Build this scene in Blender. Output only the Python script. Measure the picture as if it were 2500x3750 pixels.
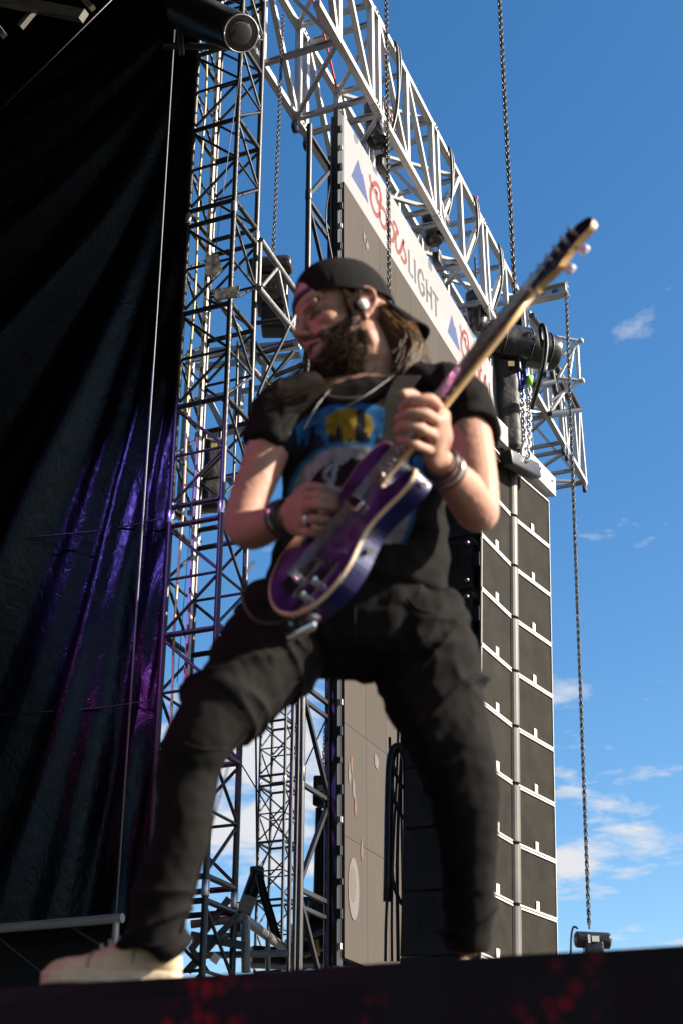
import bpy, bmesh, math, random
import numpy as np
from mathutils import Vector, Matrix, Quaternion, noise as mnoise
from mathutils.bvhtree import BVHTree
random.seed(7); rng = np.random.default_rng(7)
scene = bpy.context.scene
for o in list(bpy.data.objects): bpy.data.objects.remove(o)
R = math.radians
# ------------------------------------------------------------------ camera
PITCH, HEAD, CAMZ = R(26.5), R(22.4), 1.5
cam = bpy.data.cameras.new('camera'); camo = bpy.data.objects.new('camera', cam)
scene.collection.objects.link(camo); scene.camera = camo
cam.sensor_fit = 'VERTICAL'; cam.sensor_height = 36.0; cam.sensor_width = 24.0; cam.lens = 50.0
cam.clip_start = 0.05; cam.clip_end = 5000
camo.location = (0, 0, CAMZ); camo.rotation_euler = (R(90) + PITCH, 0, HEAD)
cam.dof.use_dof = True; cam.dof.focus_distance = 14.0; cam.dof.aperture_fstop = 4.8
# ------------------------------------------------------------------ sky and sun
SUN_AZ, SUN_EL = R(74.0), R(30.0)          # azimuth from +Y towards +X
S = Vector((math.sin(SUN_AZ)*math.cos(SUN_EL), math.cos(SUN_AZ)*math.cos(SUN_EL), math.sin(SUN_EL)))
world = bpy.data.worlds.new('World'); scene.world = world; world.use_nodes = True
wt = world.node_tree; wt.nodes.clear()
def wn(t, **k):
    n = wt.nodes.new(t)
    for a, b in k.items(): setattr(n, a, b)
    return n
sky = wn('ShaderNodeTexSky', sky_type='NISHITA', sun_disc=False, sun_elevation=SUN_EL, sun_rotation=SUN_AZ)
sky.altitude = 300; sky.air_density = 1.0; sky.dust_density = 0.8; sky.ozone_density = 1.3
hs = wn('ShaderNodeHueSaturation'); hs.inputs['Saturation'].default_value = 1.35
wt.links.new(sky.outputs[0], hs.inputs['Color'])
bg = wn('ShaderNodeBackground'); bg.inputs[1].default_value = 0.07
wt.links.new(hs.outputs[0], bg.inputs[0])
cl = wn('ShaderNodeBackground'); cl.inputs[0].default_value = (.93, .95, 1, 1); cl.inputs[1].default_value = 0.29
tc = wn('ShaderNodeTexCoord'); sp = wn('ShaderNodeSeparateXYZ'); wt.links.new(tc.outputs['Generated'], sp.inputs[0])
def wmath(op, a, b=None, c=None):
    n = wn('ShaderNodeMath', operation=op)
    for i, v in enumerate((a, b, c)):
        if v is None: continue
        if isinstance(v, (int, float)): n.inputs[i].default_value = v
        else: wt.links.new(v, n.inputs[i])
    return n.outputs[0]
zz = wmath('ADD', wmath('MAXIMUM', sp.outputs[2], 0.0), 0.12)
cb = wn('ShaderNodeCombineXYZ')
wt.links.new(wmath('DIVIDE', sp.outputs[0], zz), cb.inputs[0]); wt.links.new(wmath('DIVIDE', sp.outputs[1], zz), cb.inputs[1])
cb.inputs[2].default_value = 3.7
nz = wn('ShaderNodeTexNoise'); nz.inputs['Scale'].default_value = 5.0; nz.inputs['Detail'].default_value = 9; nz.inputs['Roughness'].default_value = .58
nz.inputs['Distortion'].default_value = .35
wt.links.new(cb.outputs[0], nz.inputs['Vector'])
# more cloud towards the horizon
lowbias = wmath('MULTIPLY', wmath('SUBTRACT', 0.42, sp.outputs[2]), 0.30)
cv = wmath('ADD', nz.outputs[0], lowbias)
def cloud_at(px, py, cosr, gain):            # a patch of fair-weather cloud in that part of the sky
    global cv
    d = Vector((-math.sin(HEAD), math.cos(HEAD), 0))*math.cos(PITCH) + Vector((0, 0, 1))*math.sin(PITCH)
    d = d + Vector((math.cos(HEAD), math.sin(HEAD), 0))*((px-1250)/5208) + (Vector((math.sin(HEAD), -math.cos(HEAD), 0))*math.sin(PITCH)+Vector((0, 0, math.cos(PITCH))))*((1875-py)/5208); d.normalize()
    dp = wn('ShaderNodeVectorMath', operation='DOT_PRODUCT'); wt.links.new(tc.outputs['Generated'], dp.inputs[0]); dp.inputs[1].default_value = d
    mp_ = wn('ShaderNodeMapRange'); mp_.interpolation_type = 'SMOOTHSTEP'; mp_.inputs[1].default_value = cosr; mp_.inputs[2].default_value = 1.0; mp_.inputs[4].default_value = gain; wt.links.new(dp.outputs['Value'], mp_.inputs[0])
    cv = wmath('ADD', cv, mp_.outputs[0])
for c_ in ((2100, 3030, .9993, .11), (2290, 3010, .9996, .08), (950, 2800, .9950, .20), (2450, 880, .9994, .085), (2330, 1240, .9996, .085), (2420, 1030, .9998, .06), (1000, 3150, .9965, .10)): cloud_at(*c_)
mr = wn('ShaderNodeMapRange'); mr.inputs[1].default_value = .615; mr.inputs[2].default_value = .78; mr.clamp = True
wt.links.new(cv, mr.inputs[0])
mx = wn('ShaderNodeMixShader'); wt.links.new(mr.outputs[0], mx.inputs[0])
wt.links.new(bg.outputs[0], mx.inputs[1]); wt.links.new(cl.outputs[0], mx.inputs[2])
wo = wn('ShaderNodeOutputWorld'); wt.links.new(mx.outputs[0], wo.inputs[0])
sl = bpy.data.lights.new('sun', 'SUN'); sl.energy = 5.0; sl.angle = R(0.53); sl.color = (1, .90, .76)
so = bpy.data.objects.new('sun', sl); scene.collection.objects.link(so)
so.rotation_euler = S.to_track_quat('Z', 'Y').to_euler(); so.location = S*60
vs = scene.view_settings; vs.view_transform = 'Standard'; vs.look = 'None'; vs.gamma = 1; vs.use_curve_mapping = False; vs.exposure = 1.55
scene.render.engine = 'CYCLES'
# ------------------------------------------------------------------ helpers
COL = scene.collection
rightv = Vector((math.cos(HEAD), math.sin(HEAD), 0)); fwdv = Vector((-math.sin(HEAD), math.cos(HEAD), 0)); upv = Vector((0, 0, 1))
CAM = Vector((0, 0, CAMZ)); FPX = 5208.0
_f = fwdv*math.cos(PITCH) + upv*math.sin(PITCH); _u = -fwdv*math.sin(PITCH) + upv*math.cos(PITCH)
def ray(px, py): return rightv*((px-1250)/FPX) + _u*(-(py-1875)/FPX) + _f
def at(px, py, d):
    r = ray(px, py); return CAM + r*(d/r.dot(fwdv))
def pl(px, py, ax, val):
    r = ray(px, py); return CAM + r*((val-CAM[ax])/r[ax])
def rad(px, p): return px*(p-CAM).dot(_f)/FPX          # length in metres of px pixels at p
MATS = {}
def nodes_of(m):
    m.use_nodes = True; t = m.node_tree; return t, t.nodes['Principled BSDF']
def mat(name, col, rough=.5, metal=0, var=.25, scale=8., bump=0., bscale=40., coat=0, emit=None, estr=0, rvar=.15, col2=None, stretch=None, sheen=0, sss=0, spec=None):
    """procedural material: noise-mottled colour, roughness wear and fine bump in object space"""
    if name in MATS: return MATS[name]
    m = bpy.data.materials.new(name); t, b = nodes_of(m); N = t.nodes; L = t.links
    tcn = N.new('ShaderNodeTexCoord'); vec = tcn.outputs['Object']
    if stretch:
        mp = N.new('ShaderNodeMapping'); mp.inputs['Scale'].default_value = stretch; L.new(vec, mp.inputs[0]); vec = mp.outputs[0]
    n1 = N.new('ShaderNodeTexNoise'); n1.inputs['Scale'].default_value = scale; n1.inputs['Detail'].default_value = 6; n1.inputs['Roughness'].default_value = .62
    L.new(vec, n1.inputs['Vector'])
    rp = N.new('ShaderNodeValToRGB'); c = Vector(col)
    c2 = Vector(col2) if col2 else c*(1+var)
    rp.color_ramp.elements[0].position = .32; rp.color_ramp.elements[1].position = .70
    rp.color_ramp.elements[0].color = (*(c*(1-var)), 1); rp.color_ramp.elements[1].color = (*[min(1, x) for x in c2], 1)
    L.new(n1.outputs[0], rp.inputs[0]); L.new(rp.outputs[0], b.inputs['Base Color'])
    mrn = N.new('ShaderNodeMapRange'); mrn.inputs[3].default_value = max(.03, rough-rvar); mrn.inputs[4].default_value = min(1, rough+rvar)
    L.new(n1.outputs[0], mrn.inputs[0]); L.new(mrn.outputs[0], b.inputs['Roughness'])
    b.inputs['Metallic'].default_value = metal
    if spec is not None: b.inputs['Specular IOR Level'].default_value = spec
    if coat: b.inputs['Coat Weight'].default_value = coat; b.inputs['Coat Roughness'].default_value = .06
    if sheen: b.inputs['Sheen Weight'].default_value = sheen
    if sss: b.inputs['Subsurface Weight'].default_value = sss; b.inputs['Subsurface Radius'].default_value = (.012, .005, .003)
    if bump:
        n2 = N.new('ShaderNodeTexNoise'); n2.inputs['Scale'].default_value = bscale; n2.inputs['Detail'].default_value = 4
        L.new(vec, n2.inputs['Vector'])
        bp = N.new('ShaderNodeBump'); bp.inputs['Strength'].default_value = bump; bp.inputs['Distance'].default_value = .01
        L.new(n2.outputs[0], bp.inputs['Height']); L.new(bp.outputs[0], b.inputs['Normal'])
    if emit:
        b.inputs['Emission Color'].default_value = (*emit, 1); b.inputs['Emission Strength'].default_value = estr
    MATS[name] = m; return m
M_tower = mat('black_steel_tube', (.014, .0125, .0125), .42, 0, .5, 14, .12, 60, rvar=.12)
M_worn = mat('worn_black_steel', (.025, .025, .026), .40, .3, .6, 22, .3, 30, col2=(.34, .33, .31), rvar=.2)
M_silver = mat('aluminium', (.45, .44, .42), .5, .2, .28, 5, .1, 50, rvar=.14, col2=(.58, .57, .55))
M_silverd = mat('dull_aluminium', (.34, .33, .32), .5, .3, .3, 6, .1, 40)
M_coup = mat('zinc_coupler', (.55, .53, .58), .3, .8, .3, 30)
M_slot = mat('black_paint', (.012, .012, .013), .45, 0, .4, 20)
M_blackplastic = mat('black_plastic', (.016, .016, .018), .33, 0, .4, 12, .12, 45, rvar=.14)
M_hoist = mat('hoist_black_enamel', (.013, .013, .015), .28, 0, .5, 16, .10, 30, rvar=.15, col2=(.035, .034, .034))
M_chain = mat('black_chain_steel', (.05, .048, .047), .36, .75, .4, 60)
M_galv = mat('galvanised_chain', (.45, .46, .50), .32, .9, .3, 40)
M_grille = mat('speaker_grille', (.0170, .0150, .0115), .8, 0, .35, 5, .6, 420, col2=(.030, .026, .020), spec=.12)
M_cab = mat('speaker_cabinet', (.020, .019, .024), .42, 0, .4, 7, .15, 80)
M_col = mat('speaker_grey_column', (.085, .078, .072), .5, .1, .2, 5)
M_bumper = mat('bumper_grey_paint', (.46, .48, .49), .42, .1, .18, 4, .05, 30)
M_strip = mat('pale_edge_strip', (.62, .58, .52), .4, .4, .2, 9)
M_rope = mat('pale_rope', (.55, .42, .20), .7, 0, .4, 60)
M_wire = mat('steel_wire', (.07, .072, .08), .5, .5, .4, 200)
M_cable = mat('black_rubber_cable', (.012, .012, .013), .45, 0, .4, 30)
M_cableg = mat('grey_cable', (.5, .49, .46), .5, 0, .2, 30)
M_fabric = mat('black_bag_fabric', (.020, .019, .021), .62, 0, .45, 18, .6, 22, sheen=.3)
M_red = mat('red_strap', (.55, .03, .03), .55, 0, .2, 30)
M_yellow = mat('yellow_cable', (.65, .42, .05), .5, 0, .2, 30)
M_bluep = mat('blue_shackle', (.06, .09, .32), .3, .5, .3, 30)
M_green = mat('green_tag', (.25, .75, .08), .5, 0, .1, 30)
M_white = mat('white_print', (.75, .74, .72), .5, 0, .08, 40)
M_redp = mat('red_print', (.55, .06, .03), .5, 0, .1, 40)
M_tagp = mat('white_tag', (.78, .76, .72), .5, 0, .1, 30)
MESH = {}
def put(name, me, parent=None, m=None, loc=None, rot=None, sca=None, mw=None):
    o = bpy.data.objects.new(name, me); COL.objects.link(o)
    if m is not None:
        if len(me.materials) == 0: me.materials.append(m)
        if me.materials[0] is not m:
            o.material_slots[0].link = 'OBJECT'; o.material_slots[0].material = m
    if mw is None:
        mw = Matrix.LocRotScale(Vector(loc) if loc is not None else Vector(), rot if rot is not None else Quaternion(), Vector(sca) if sca is not None else Vector((1, 1, 1)))
    if parent is not None:
        o.parent = parent; q = parent; off = Vector()
        o.matrix_basis = WM[parent.name].inverted() @ mw
    else: o.matrix_basis = mw
    WM[o.name] = mw
    return o
WM = {}
def thing(name, label, cat, loc=(0, 0, 0), group=None):
    o = bpy.data.objects.new(name, None); COL.objects.link(o); o.empty_display_size = .1
    o.location = loc; WM[o.name] = Matrix.Translation(Vector(loc)); tag(o, label, cat, group); return o
def tag(o, label, cat, group=None, kind=None):
    if label: o['label'] = label
    if cat: o['category'] = cat
    if group: o['group'] = group
    if kind: o['kind'] = kind
    return o
def from_bm(bm, name, smooth=False):
    me = bpy.data.meshes.new(name); bmesh.ops.recalc_face_normals(bm, faces=bm.faces); bm.to_mesh(me); bm.free()
    if smooth: me.polygons.foreach_set('use_smooth', [True]*len(me.polygons))
    return me
def unit_cyl(n=12):
    k = ('cyl', n)
    if k not in MESH:
        bm = bmesh.new(); bmesh.ops.create_cone(bm, cap_ends=True, segments=n, radius1=1, radius2=1, depth=1)
        me = from_bm(bm, 'tube')
        for p in me.polygons: p.use_smooth = len(p.vertices) == 4
        MESH[k] = me
    return MESH[k]
def unit_box():
    if 'box' not in MESH:
        bm = bmesh.new(); bmesh.ops.create_cube(bm, size=1); MESH['box'] = from_bm(bm, 'box')
    return MESH['box']
def copy_mesh(me, m):
    k = (me.name, m.name)
    if k not in MESH:
        c = me.copy(); c.materials.clear(); c.materials.append(m); MESH[k] = c
    return MESH[k]
def axis_mat(a, b, sx, sy, upref=None):
    a = Vector(a); b = Vector(b); d = b-a; L = d.length; z = d/L
    ref = Vector(upref) if upref is not None else (Vector((0, 0, 1)) if abs(z.z) < .95 else Vector((1, 0, 0)))
    x = ref.cross(z); x = x.normalized() if x.length > 1e-6 else Vector((1, 0, 0)); y = z.cross(x)
    return Matrix.Translation((a+b)/2) @ Matrix((x, y, z)).transposed().to_4x4() @ Matrix.Diagonal((sx, sy, L, 1))
def tube(name, a, b, r, m, parent, n=12): return put(name, copy_mesh(unit_cyl(n), m), parent, mw=axis_mat(a, b, r, r))
def bar(name, a, b, w, h, m, parent, up=None): return put(name, copy_mesh(unit_box(), m), parent, mw=axis_mat(a, b, w, h, up))
def box(name, c, size, m, parent, rot=None):
    mw = Matrix.LocRotScale(Vector(c), rot if rot else Quaternion(), Vector(size)); return put(name, copy_mesh(unit_box(), m), parent, mw=mw)
def bev_box(name, c, size, bev, m, parent, rot=None, seg=3):
    bm = bmesh.new(); bmesh.ops.create_cube(bm, size=1)
    bmesh.ops.scale(bm, vec=size, verts=bm.verts); bmesh.ops.bevel(bm, geom=list(bm.edges), offset=bev, segments=seg, affect='EDGES', profile=.6)
    me = from_bm(bm, name, True); me.materials.append(m)
    return put(name, me, parent, mw=Matrix.LocRotScale(Vector(c), rot if rot else Quaternion(), Vector((1, 1, 1))))
def catmull(P, n):
    P = [np.array(p, float) for p in P]; Q = [2*P[0]-P[1]] + P + [2*P[-1]-P[-2]]; out = []
    for i in range(1, len(Q)-2):
        p0, p1, p2, p3 = Q[i-1:i+3]
        for k in range(n):
            t = k/n; out.append(.5*((2*p1)+(-p0+p2)*t+(2*p0-5*p1+4*p2-p3)*t*t+(-p0+3*p1-3*p2+p3)*t**3))
    out.append(P[-1]); return out
def sweep(name, pts, r, m, parent, n=8, sub=6, closed=False):
    """a round cable/rope/hose of radius r (or list of radii) through points"""
    if sub > 1: pts = catmull(pts, sub)
    pts = [Vector(p) for p in pts]; V = []; Fc = []
    rr = r if hasattr(r, '__len__') else None
    prev = None
    for i, p in enumerate(pts):
        t = (pts[min(i+1, len(pts)-1)]-pts[max(i-1, 0)]).normalized()
        if prev is None:
            x = t.orthogonal().normalized()
        else:
            x = (prev-t*prev.dot(t)); x = x.normalized() if x.length > 1e-6 else t.orthogonal().normalized()
        prev = x; y = t.cross(x)
        q = r if rr is None else float(np.interp(i/(len(pts)-1), np.linspace(0, 1, len(rr)), rr))
        for k in range(n):
            a = 2*math.pi*k/n; V.append(p + x*(q*math.cos(a)) + y*(q*math.sin(a)))
    for i in range(len(pts)-1):
        for k in range(n):
            Fc.append((i*n+k, i*n+(k+1) % n, (i+1)*n+(k+1) % n, (i+1)*n+k))
    Fc.append(tuple(range(n))[::-1]); Fc.append(tuple((len(pts)-1)*n+k for k in range(n)))
    c = pts[len(pts)//2] if parent is None else Vector()
    me = bpy.data.meshes.new(name); me.from_pydata([v-c for v in V], [], Fc); me.polygons.foreach_set('use_smooth', [True]*len(me.polygons)); me.materials.append(m)
    return put(name, me, parent, mw=Matrix.Translation(c))
def mesh_obj(name, V, Fc, m, parent=None, smooth=False, origin=None):
    c = Vector(origin) if origin is not None else Vector()
    me = bpy.data.meshes.new(name); me.from_pydata([Vector(v)-c for v in V], [], Fc); me.materials.append(m)
    bm = bmesh.new(); bm.from_mesh(me); bmesh.ops.recalc_face_normals(bm, faces=bm.faces); bm.to_mesh(me); bm.free()
    if smooth: me.polygons.foreach_set('use_smooth', [True]*len(me.polygons))
    return put(name, me, parent, mw=Matrix.Translation(c))
def prism(name, poly, axis, depth, m, parent, origin=None):
    """polygon (3-D points in a plane) given thickness along axis"""
    ax = Vector(axis)*depth; n = len(poly); P = [Vector(p) for p in poly]
    V = P + [p+ax for p in P]; Fc = [tuple(range(n)), tuple(range(2*n-1, n-1, -1))] + [(i, (i+1) % n, n+(i+1) % n, n+i) for i in range(n)]
    return mesh_obj(name, V, Fc, m, parent, origin=origin)
def text_mesh(s, size):
    cu = bpy.data.curves.new('t', 'FONT'); cu.body = s; cu.size = size; cu.align_x = 'CENTER'; cu.align_y = 'CENTER'; cu.extrude = .001; cu.resolution_u = 3
    o = bpy.data.objects.new('t', cu); COL.objects.link(o); dg = bpy.context.evaluated_depsgraph_get(); dg.update()
    me = bpy.data.meshes.new_from_object(o.evaluated_get(dg)); bpy.data.objects.remove(o); bpy.data.curves.remove(cu); me.materials.clear(); return me
def frame(x, y, z): return Matrix((x, y, z)).transposed()
# chain link mesh: stadium loop of round wire, long axis Z, unit wire set by caller
def link_mesh(pitch, wire, m, n=10, k=5):
    key = ('link', round(pitch, 4), round(wire, 4), m.name)
    if key in MESH: return MESH[key]
    w = wire*1.25; L = pitch*.5; V = []; Fc = []; path = []
    for i in range(n):
        a = 2*math.pi*i/n; c, s = math.cos(a), math.sin(a)
        path.append((Vector((w*c, 0, w*s+(L if s > 0 else -L)*1.0)), Vector((c, 0, s))))
    for p, d in path:
        for j in range(k):
            b = 2*math.pi*j/k; V.append(p + d*(wire*.5*math.cos(b)) + Vector((0, wire*.5*math.sin(b), 0)))
    for i in range(n):
        for j in range(k): Fc.append((i*k+j, ((i+1) % n)*k+j, ((i+1) % n)*k+(j+1) % k, i*k+(j+1) % k))
    me = bpy.data.meshes.new('link'); me.from_pydata(V, [], Fc); me.polygons.foreach_set('use_smooth', [True]*len(Fc)); me.materials.append(m)
    MESH[key] = me; return me
def chain(pts, pitch, wire, m, label=None, parent=None, name='chain', group=None, sub=1):
    P = [Vector(p) for p in (catmull(pts, sub) if sub > 1 else pts)]
    root = parent or thing(name, label, 'chain', P[-1], group)
    seg = [(P[i+1]-P[i]).length for i in range(len(P)-1)]; T = sum(seg); N = min(290, int(T/pitch)); step = T/N; me = link_mesh(step, wire, m)
    for i in range(N):
        s = (i+.5)*step; j = 0
        while j < len(seg)-1 and s > seg[j]: s -= seg[j]; j += 1
        d = (P[j+1]-P[j]).normalized(); p = P[j]+d*s
        x = d.orthogonal().normalized(); q = Quaternion(d, math.pi/2*(i % 2)+.3+.1*math.sin(i*.7))
        x = q @ x; y = d.cross(x)
        put('link', me, root, mw=Matrix.Translation(p) @ frame(x, y, d).to_4x4())
    return root
# ================================================================== SETTING
M_ground = mat('trampled_ground', (.045, .041, .036), .9, 0, .3, .6, .4, 6)
gm = bpy.data.meshes.new('ground'); g = 2500
gm.from_pydata([(-g, -g, 0), (g, -g, 0), (g, g, 0), (-g, g, 0)], [], [(0, 1, 2, 3)]); gm.materials.append(M_ground)
tag(put('ground', gm), None, None, kind='structure')
# thrust riser at the photographer's side: black skirt, red light glints painted into its colour as flecks
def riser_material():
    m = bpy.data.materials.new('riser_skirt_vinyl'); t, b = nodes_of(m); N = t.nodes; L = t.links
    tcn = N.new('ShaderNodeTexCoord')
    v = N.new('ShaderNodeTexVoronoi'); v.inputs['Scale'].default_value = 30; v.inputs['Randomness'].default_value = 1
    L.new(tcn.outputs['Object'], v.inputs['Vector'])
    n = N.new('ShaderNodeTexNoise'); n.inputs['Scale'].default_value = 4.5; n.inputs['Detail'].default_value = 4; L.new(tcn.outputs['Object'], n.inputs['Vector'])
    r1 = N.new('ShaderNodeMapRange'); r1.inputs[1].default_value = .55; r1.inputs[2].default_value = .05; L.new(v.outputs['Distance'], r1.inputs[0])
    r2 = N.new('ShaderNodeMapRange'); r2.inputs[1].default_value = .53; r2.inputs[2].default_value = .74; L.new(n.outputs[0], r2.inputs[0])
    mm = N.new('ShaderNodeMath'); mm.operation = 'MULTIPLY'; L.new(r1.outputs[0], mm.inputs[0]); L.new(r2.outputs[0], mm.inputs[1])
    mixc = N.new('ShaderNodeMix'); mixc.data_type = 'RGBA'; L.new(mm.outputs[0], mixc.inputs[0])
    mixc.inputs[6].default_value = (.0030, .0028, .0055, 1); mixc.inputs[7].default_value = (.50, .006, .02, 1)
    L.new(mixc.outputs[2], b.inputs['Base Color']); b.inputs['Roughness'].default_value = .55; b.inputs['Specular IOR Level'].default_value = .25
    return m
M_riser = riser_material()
M_deck = mat('stage_deck_black', (.022, .021, .023), .6, 0, .3, 5, .2, 40)
STZ = CAMZ + .378          # deck height
YR = 2.26                  # face of the thrust (perpendicular to the screen)
def riser():
    bm = bmesh.new(); nx = 90; xs = np.linspace(-5.0, 3.2, nx); zs = [0, .6, 1.1, 1.5, STZ-.25, STZ-.10, STZ-.03, STZ]
    rows = []
    for j, z in enumerate(zs):
        row = []
        for i, x in enumerate(xs):
            w = .018*mnoise.noise(Vector((x*2.2, z*.8, 2.))) + .010*mnoise.noise(Vector((x*6, z*2, 5.)))
            sag = .006*mnoise.noise(Vector((x*1.7, 9, 0))) if j == len(zs)-1 else 0
            row.append(bm.verts.new((x, YR + w*(1-(j == len(zs)-1)*.4) - .03*x*0, z+sag)))
        rows.append(row)
    rows.append([bm.verts.new((x, YR+.06, STZ+.004)) for x in xs])
    rows.append([bm.verts.new((x, YR+2.6, STZ+.004)) for x in xs])
    rows.append([bm.verts.new((x, YR+2.6, 0)) for x in xs])
    for a, b in zip(rows, rows[1:]):
        for i in range(nx-1): bm.faces.new((a[i], a[i+1], b[i+1], b[i]))
    for e in (0, -1): bm.faces.new([r[e] for r in rows])
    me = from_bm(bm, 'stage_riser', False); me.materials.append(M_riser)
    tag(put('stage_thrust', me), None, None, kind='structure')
riser()
# main stage deck (below the thrust top, left of it), rear wall and canopy that keep the stage in shade
def slab(name, x0, x1, y0, y1, z0, z1, m):
    o = box(name, ((x0+x1)/2, (y0+y1)/2, (z0+z1)/2), (x1-x0, y1-y0, z1-z0), m, None); tag(o, None, None, kind='structure'); return o
slab('stage_deck', -22, -5.02, -14, 8.7, 1.55, 1.80, M_deck)
M_canopy = mat('black_canopy_fabric', (.010, .010, .012), .8, 0, .3, 2, .3, 10)
tag(slab('stage_back_wall', -22.3, -22, -14, 9.6, 0, 14.2, M_canopy), 'black fabric wall closing the rear of the stage', 'wall')
rf = slab('stage_roof_shade', -22.3, -5.4, -18, 9.35, 14.25, 14.35, M_canopy); slab('stage_roof_shade', -5.39, 13.0, -22, 8.2, 14.25, 14.35, M_canopy)  # second slab runs on unseen over the thrust, added to cut sky fill
slab('stage_side_wall', -22, -2.0, -18.3, -18, 0, 14.2, M_canopy); slab('stage_side_wall', -22, -5.35, 9.5, 9.6, 0, 3.7, M_canopy)  # first wall stands unseen behind the camera, added to block sky light
# roof beams seen in the top left corner
rb = thing('roof_truss', 'dark aluminium roof truss beams in the top left corner under the canopy', 'truss', at(120, 30, 8.2))
M_beamd = mat('dark_beam', (.16, .15, .13), .5, .3, .3, 8)
a0 = pl(-300, -60, 1, 7.6); a1 = pl(310, 40, 1, 7.6)
bar('chord', (a0.x, 7.6, a0.z), (a1.x, 7.6, a1.z-.06), .07, .10, M_beamd, rb)
for px, py, qx, qy in ((145, 15, 75, 100), (300, -10, 340, 30), (-10, 95, 15, 130)):
    p = pl(px, py, 1, 7.65); q = pl(qx, qy, 1, 7.65); bar('brace', p, q, .05, .05, M_beamd, rb)
# ------------------------------------------------------------------ tower
def tower(label, x1, y1, s, zj, nsec, ztop=None, r=.0245, z0=0):
    root = thing('truss_tower', label, 'tower', (x1-s/2, y1+s/2, z0))
    P = [Vector((x1-s, y1, 0)), Vector((x1, y1, 0)), Vector((x1, y1+s, 0)), Vector((x1-s, y1+s, 0))]
    for k in range(nsec):
        b = zj+3*k; t = b+3
        lo = max(b, z0)
        for p in P:
            tube('post', p+Vector((0, 0, lo)), p+Vector((0, 0, t-.004)), r, M_tower, root, 16)
            c = p+Vector((0, 0, t)); tube('coupler', c-Vector((0, 0, .055)), c+Vector((0, 0, .055)), r*1.22, M_coup, root, 14)
            tube('pin', c-Vector((r*2.1, 0, .02)), c+Vector((r*2.1, 0, -.02)), .006, M_tower, root, 8)
        hz = [b+.085, b+1.03, b+1.97, b+2.915]
        for h in hz:
            if h < z0: continue
            for i in range(4):
                a = P[i]; c = P[(i+1) % 4]; d = (c-a).normalized()*r*.8
                tube('horizontal', a+d+Vector((0, 0, h)), c-d+Vector((0, 0, h)), .0225, M_tower, root)
        for h0, h1 in zip(hz, hz[1:]):
            if h1 < z0+.3: continue
            mid = (h0+h1)/2
            for i in range(4):
                a = P[i]; c = P[(i+1) % 4]; d = (c-a).normalized()*r*.9
                tube('rung', a+d+Vector((0, 0, mid)), c-d+Vector((0, 0, mid)), .0125, M_tower, root, 8)
                tube('brace', a+d+Vector((0, 0, h1-.05)), c-d+Vector((0, 0, mid+.035)), .0135, M_tower, root, 8)
                tube('brace', a+d+Vector((0, 0, h0+.05)), c-d+Vector((0, 0, mid-.035)), .0135, M_tower, root, 8)
    return root
TX, TY, TS = -4.75, 9.02, .46
tower('black steel lattice tower nearest the camera, beside the dark curtain', TX, TY, TS, 0.60, 5, z0=.6)
tower('small far-off black lattice tower seen between the guitarist\'s legs', -9.71, 21.09, .46, 2.10, 3, z0=2.1)
# ------------------------------------------------------------------ curtain
def curtain_material():
    m = bpy.data.materials.new('black_vinyl_tarp'); t, b = nodes_of(m); N = t.nodes; L = t.links
    tcn = N.new('ShaderNodeTexCoord'); b.inputs['Base Color'].default_value = (.0025, .0026, .004, 1)
    n = N.new('ShaderNodeTexNoise'); n.inputs['Scale'].default_value = 9; n.inputs['Detail'].default_value = 6; n.inputs['Distortion'].default_value = 1.5
    mp = N.new('ShaderNodeMapping'); mp.inputs['Scale'].default_value = (1.6, 1, .8); L.new(tcn.outputs['Object'], mp.inputs[0]); L.new(mp.outputs[0], n.inputs['Vector'])
    v = N.new('ShaderNodeTexVoronoi'); v.feature = 'DISTANCE_TO_EDGE'; v.inputs['Scale'].default_value = 4.5; L.new(mp.outputs[0], v.inputs['Vector'])
    mr_ = N.new('ShaderNodeMapRange'); mr_.inputs[2].default_value = .05; L.new(v.outputs[0], mr_.inputs[0])
    ad = N.new('ShaderNodeMath'); ad.operation = 'MULTIPLY_ADD'; ad.inputs[1].default_value = .0; L.new(mr_.outputs[0], ad.inputs[0]); L.new(n.outputs[0], ad.inputs[2])
    bp = N.new('ShaderNodeBump'); bp.inputs['Strength'].default_value = .35; bp.inputs['Distance'].default_value = .02; L.new(ad.outputs[0], bp.inputs['Height']); L.new(bp.outputs[0], b.inputs['Normal'])
    r_ = N.new('ShaderNodeMapRange'); r_.inputs[3].default_value = .20; r_.inputs[4].default_value = .42; L.new(n.outputs[0], r_.inputs[0]); L.new(r_.outputs[0], b.inputs['Roughness'])
    b.inputs['Specular IOR Level'].default_value = .2; b.inputs['Specular Tint'].default_value = (.62, .80, 1, 1)
    return m
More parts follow.
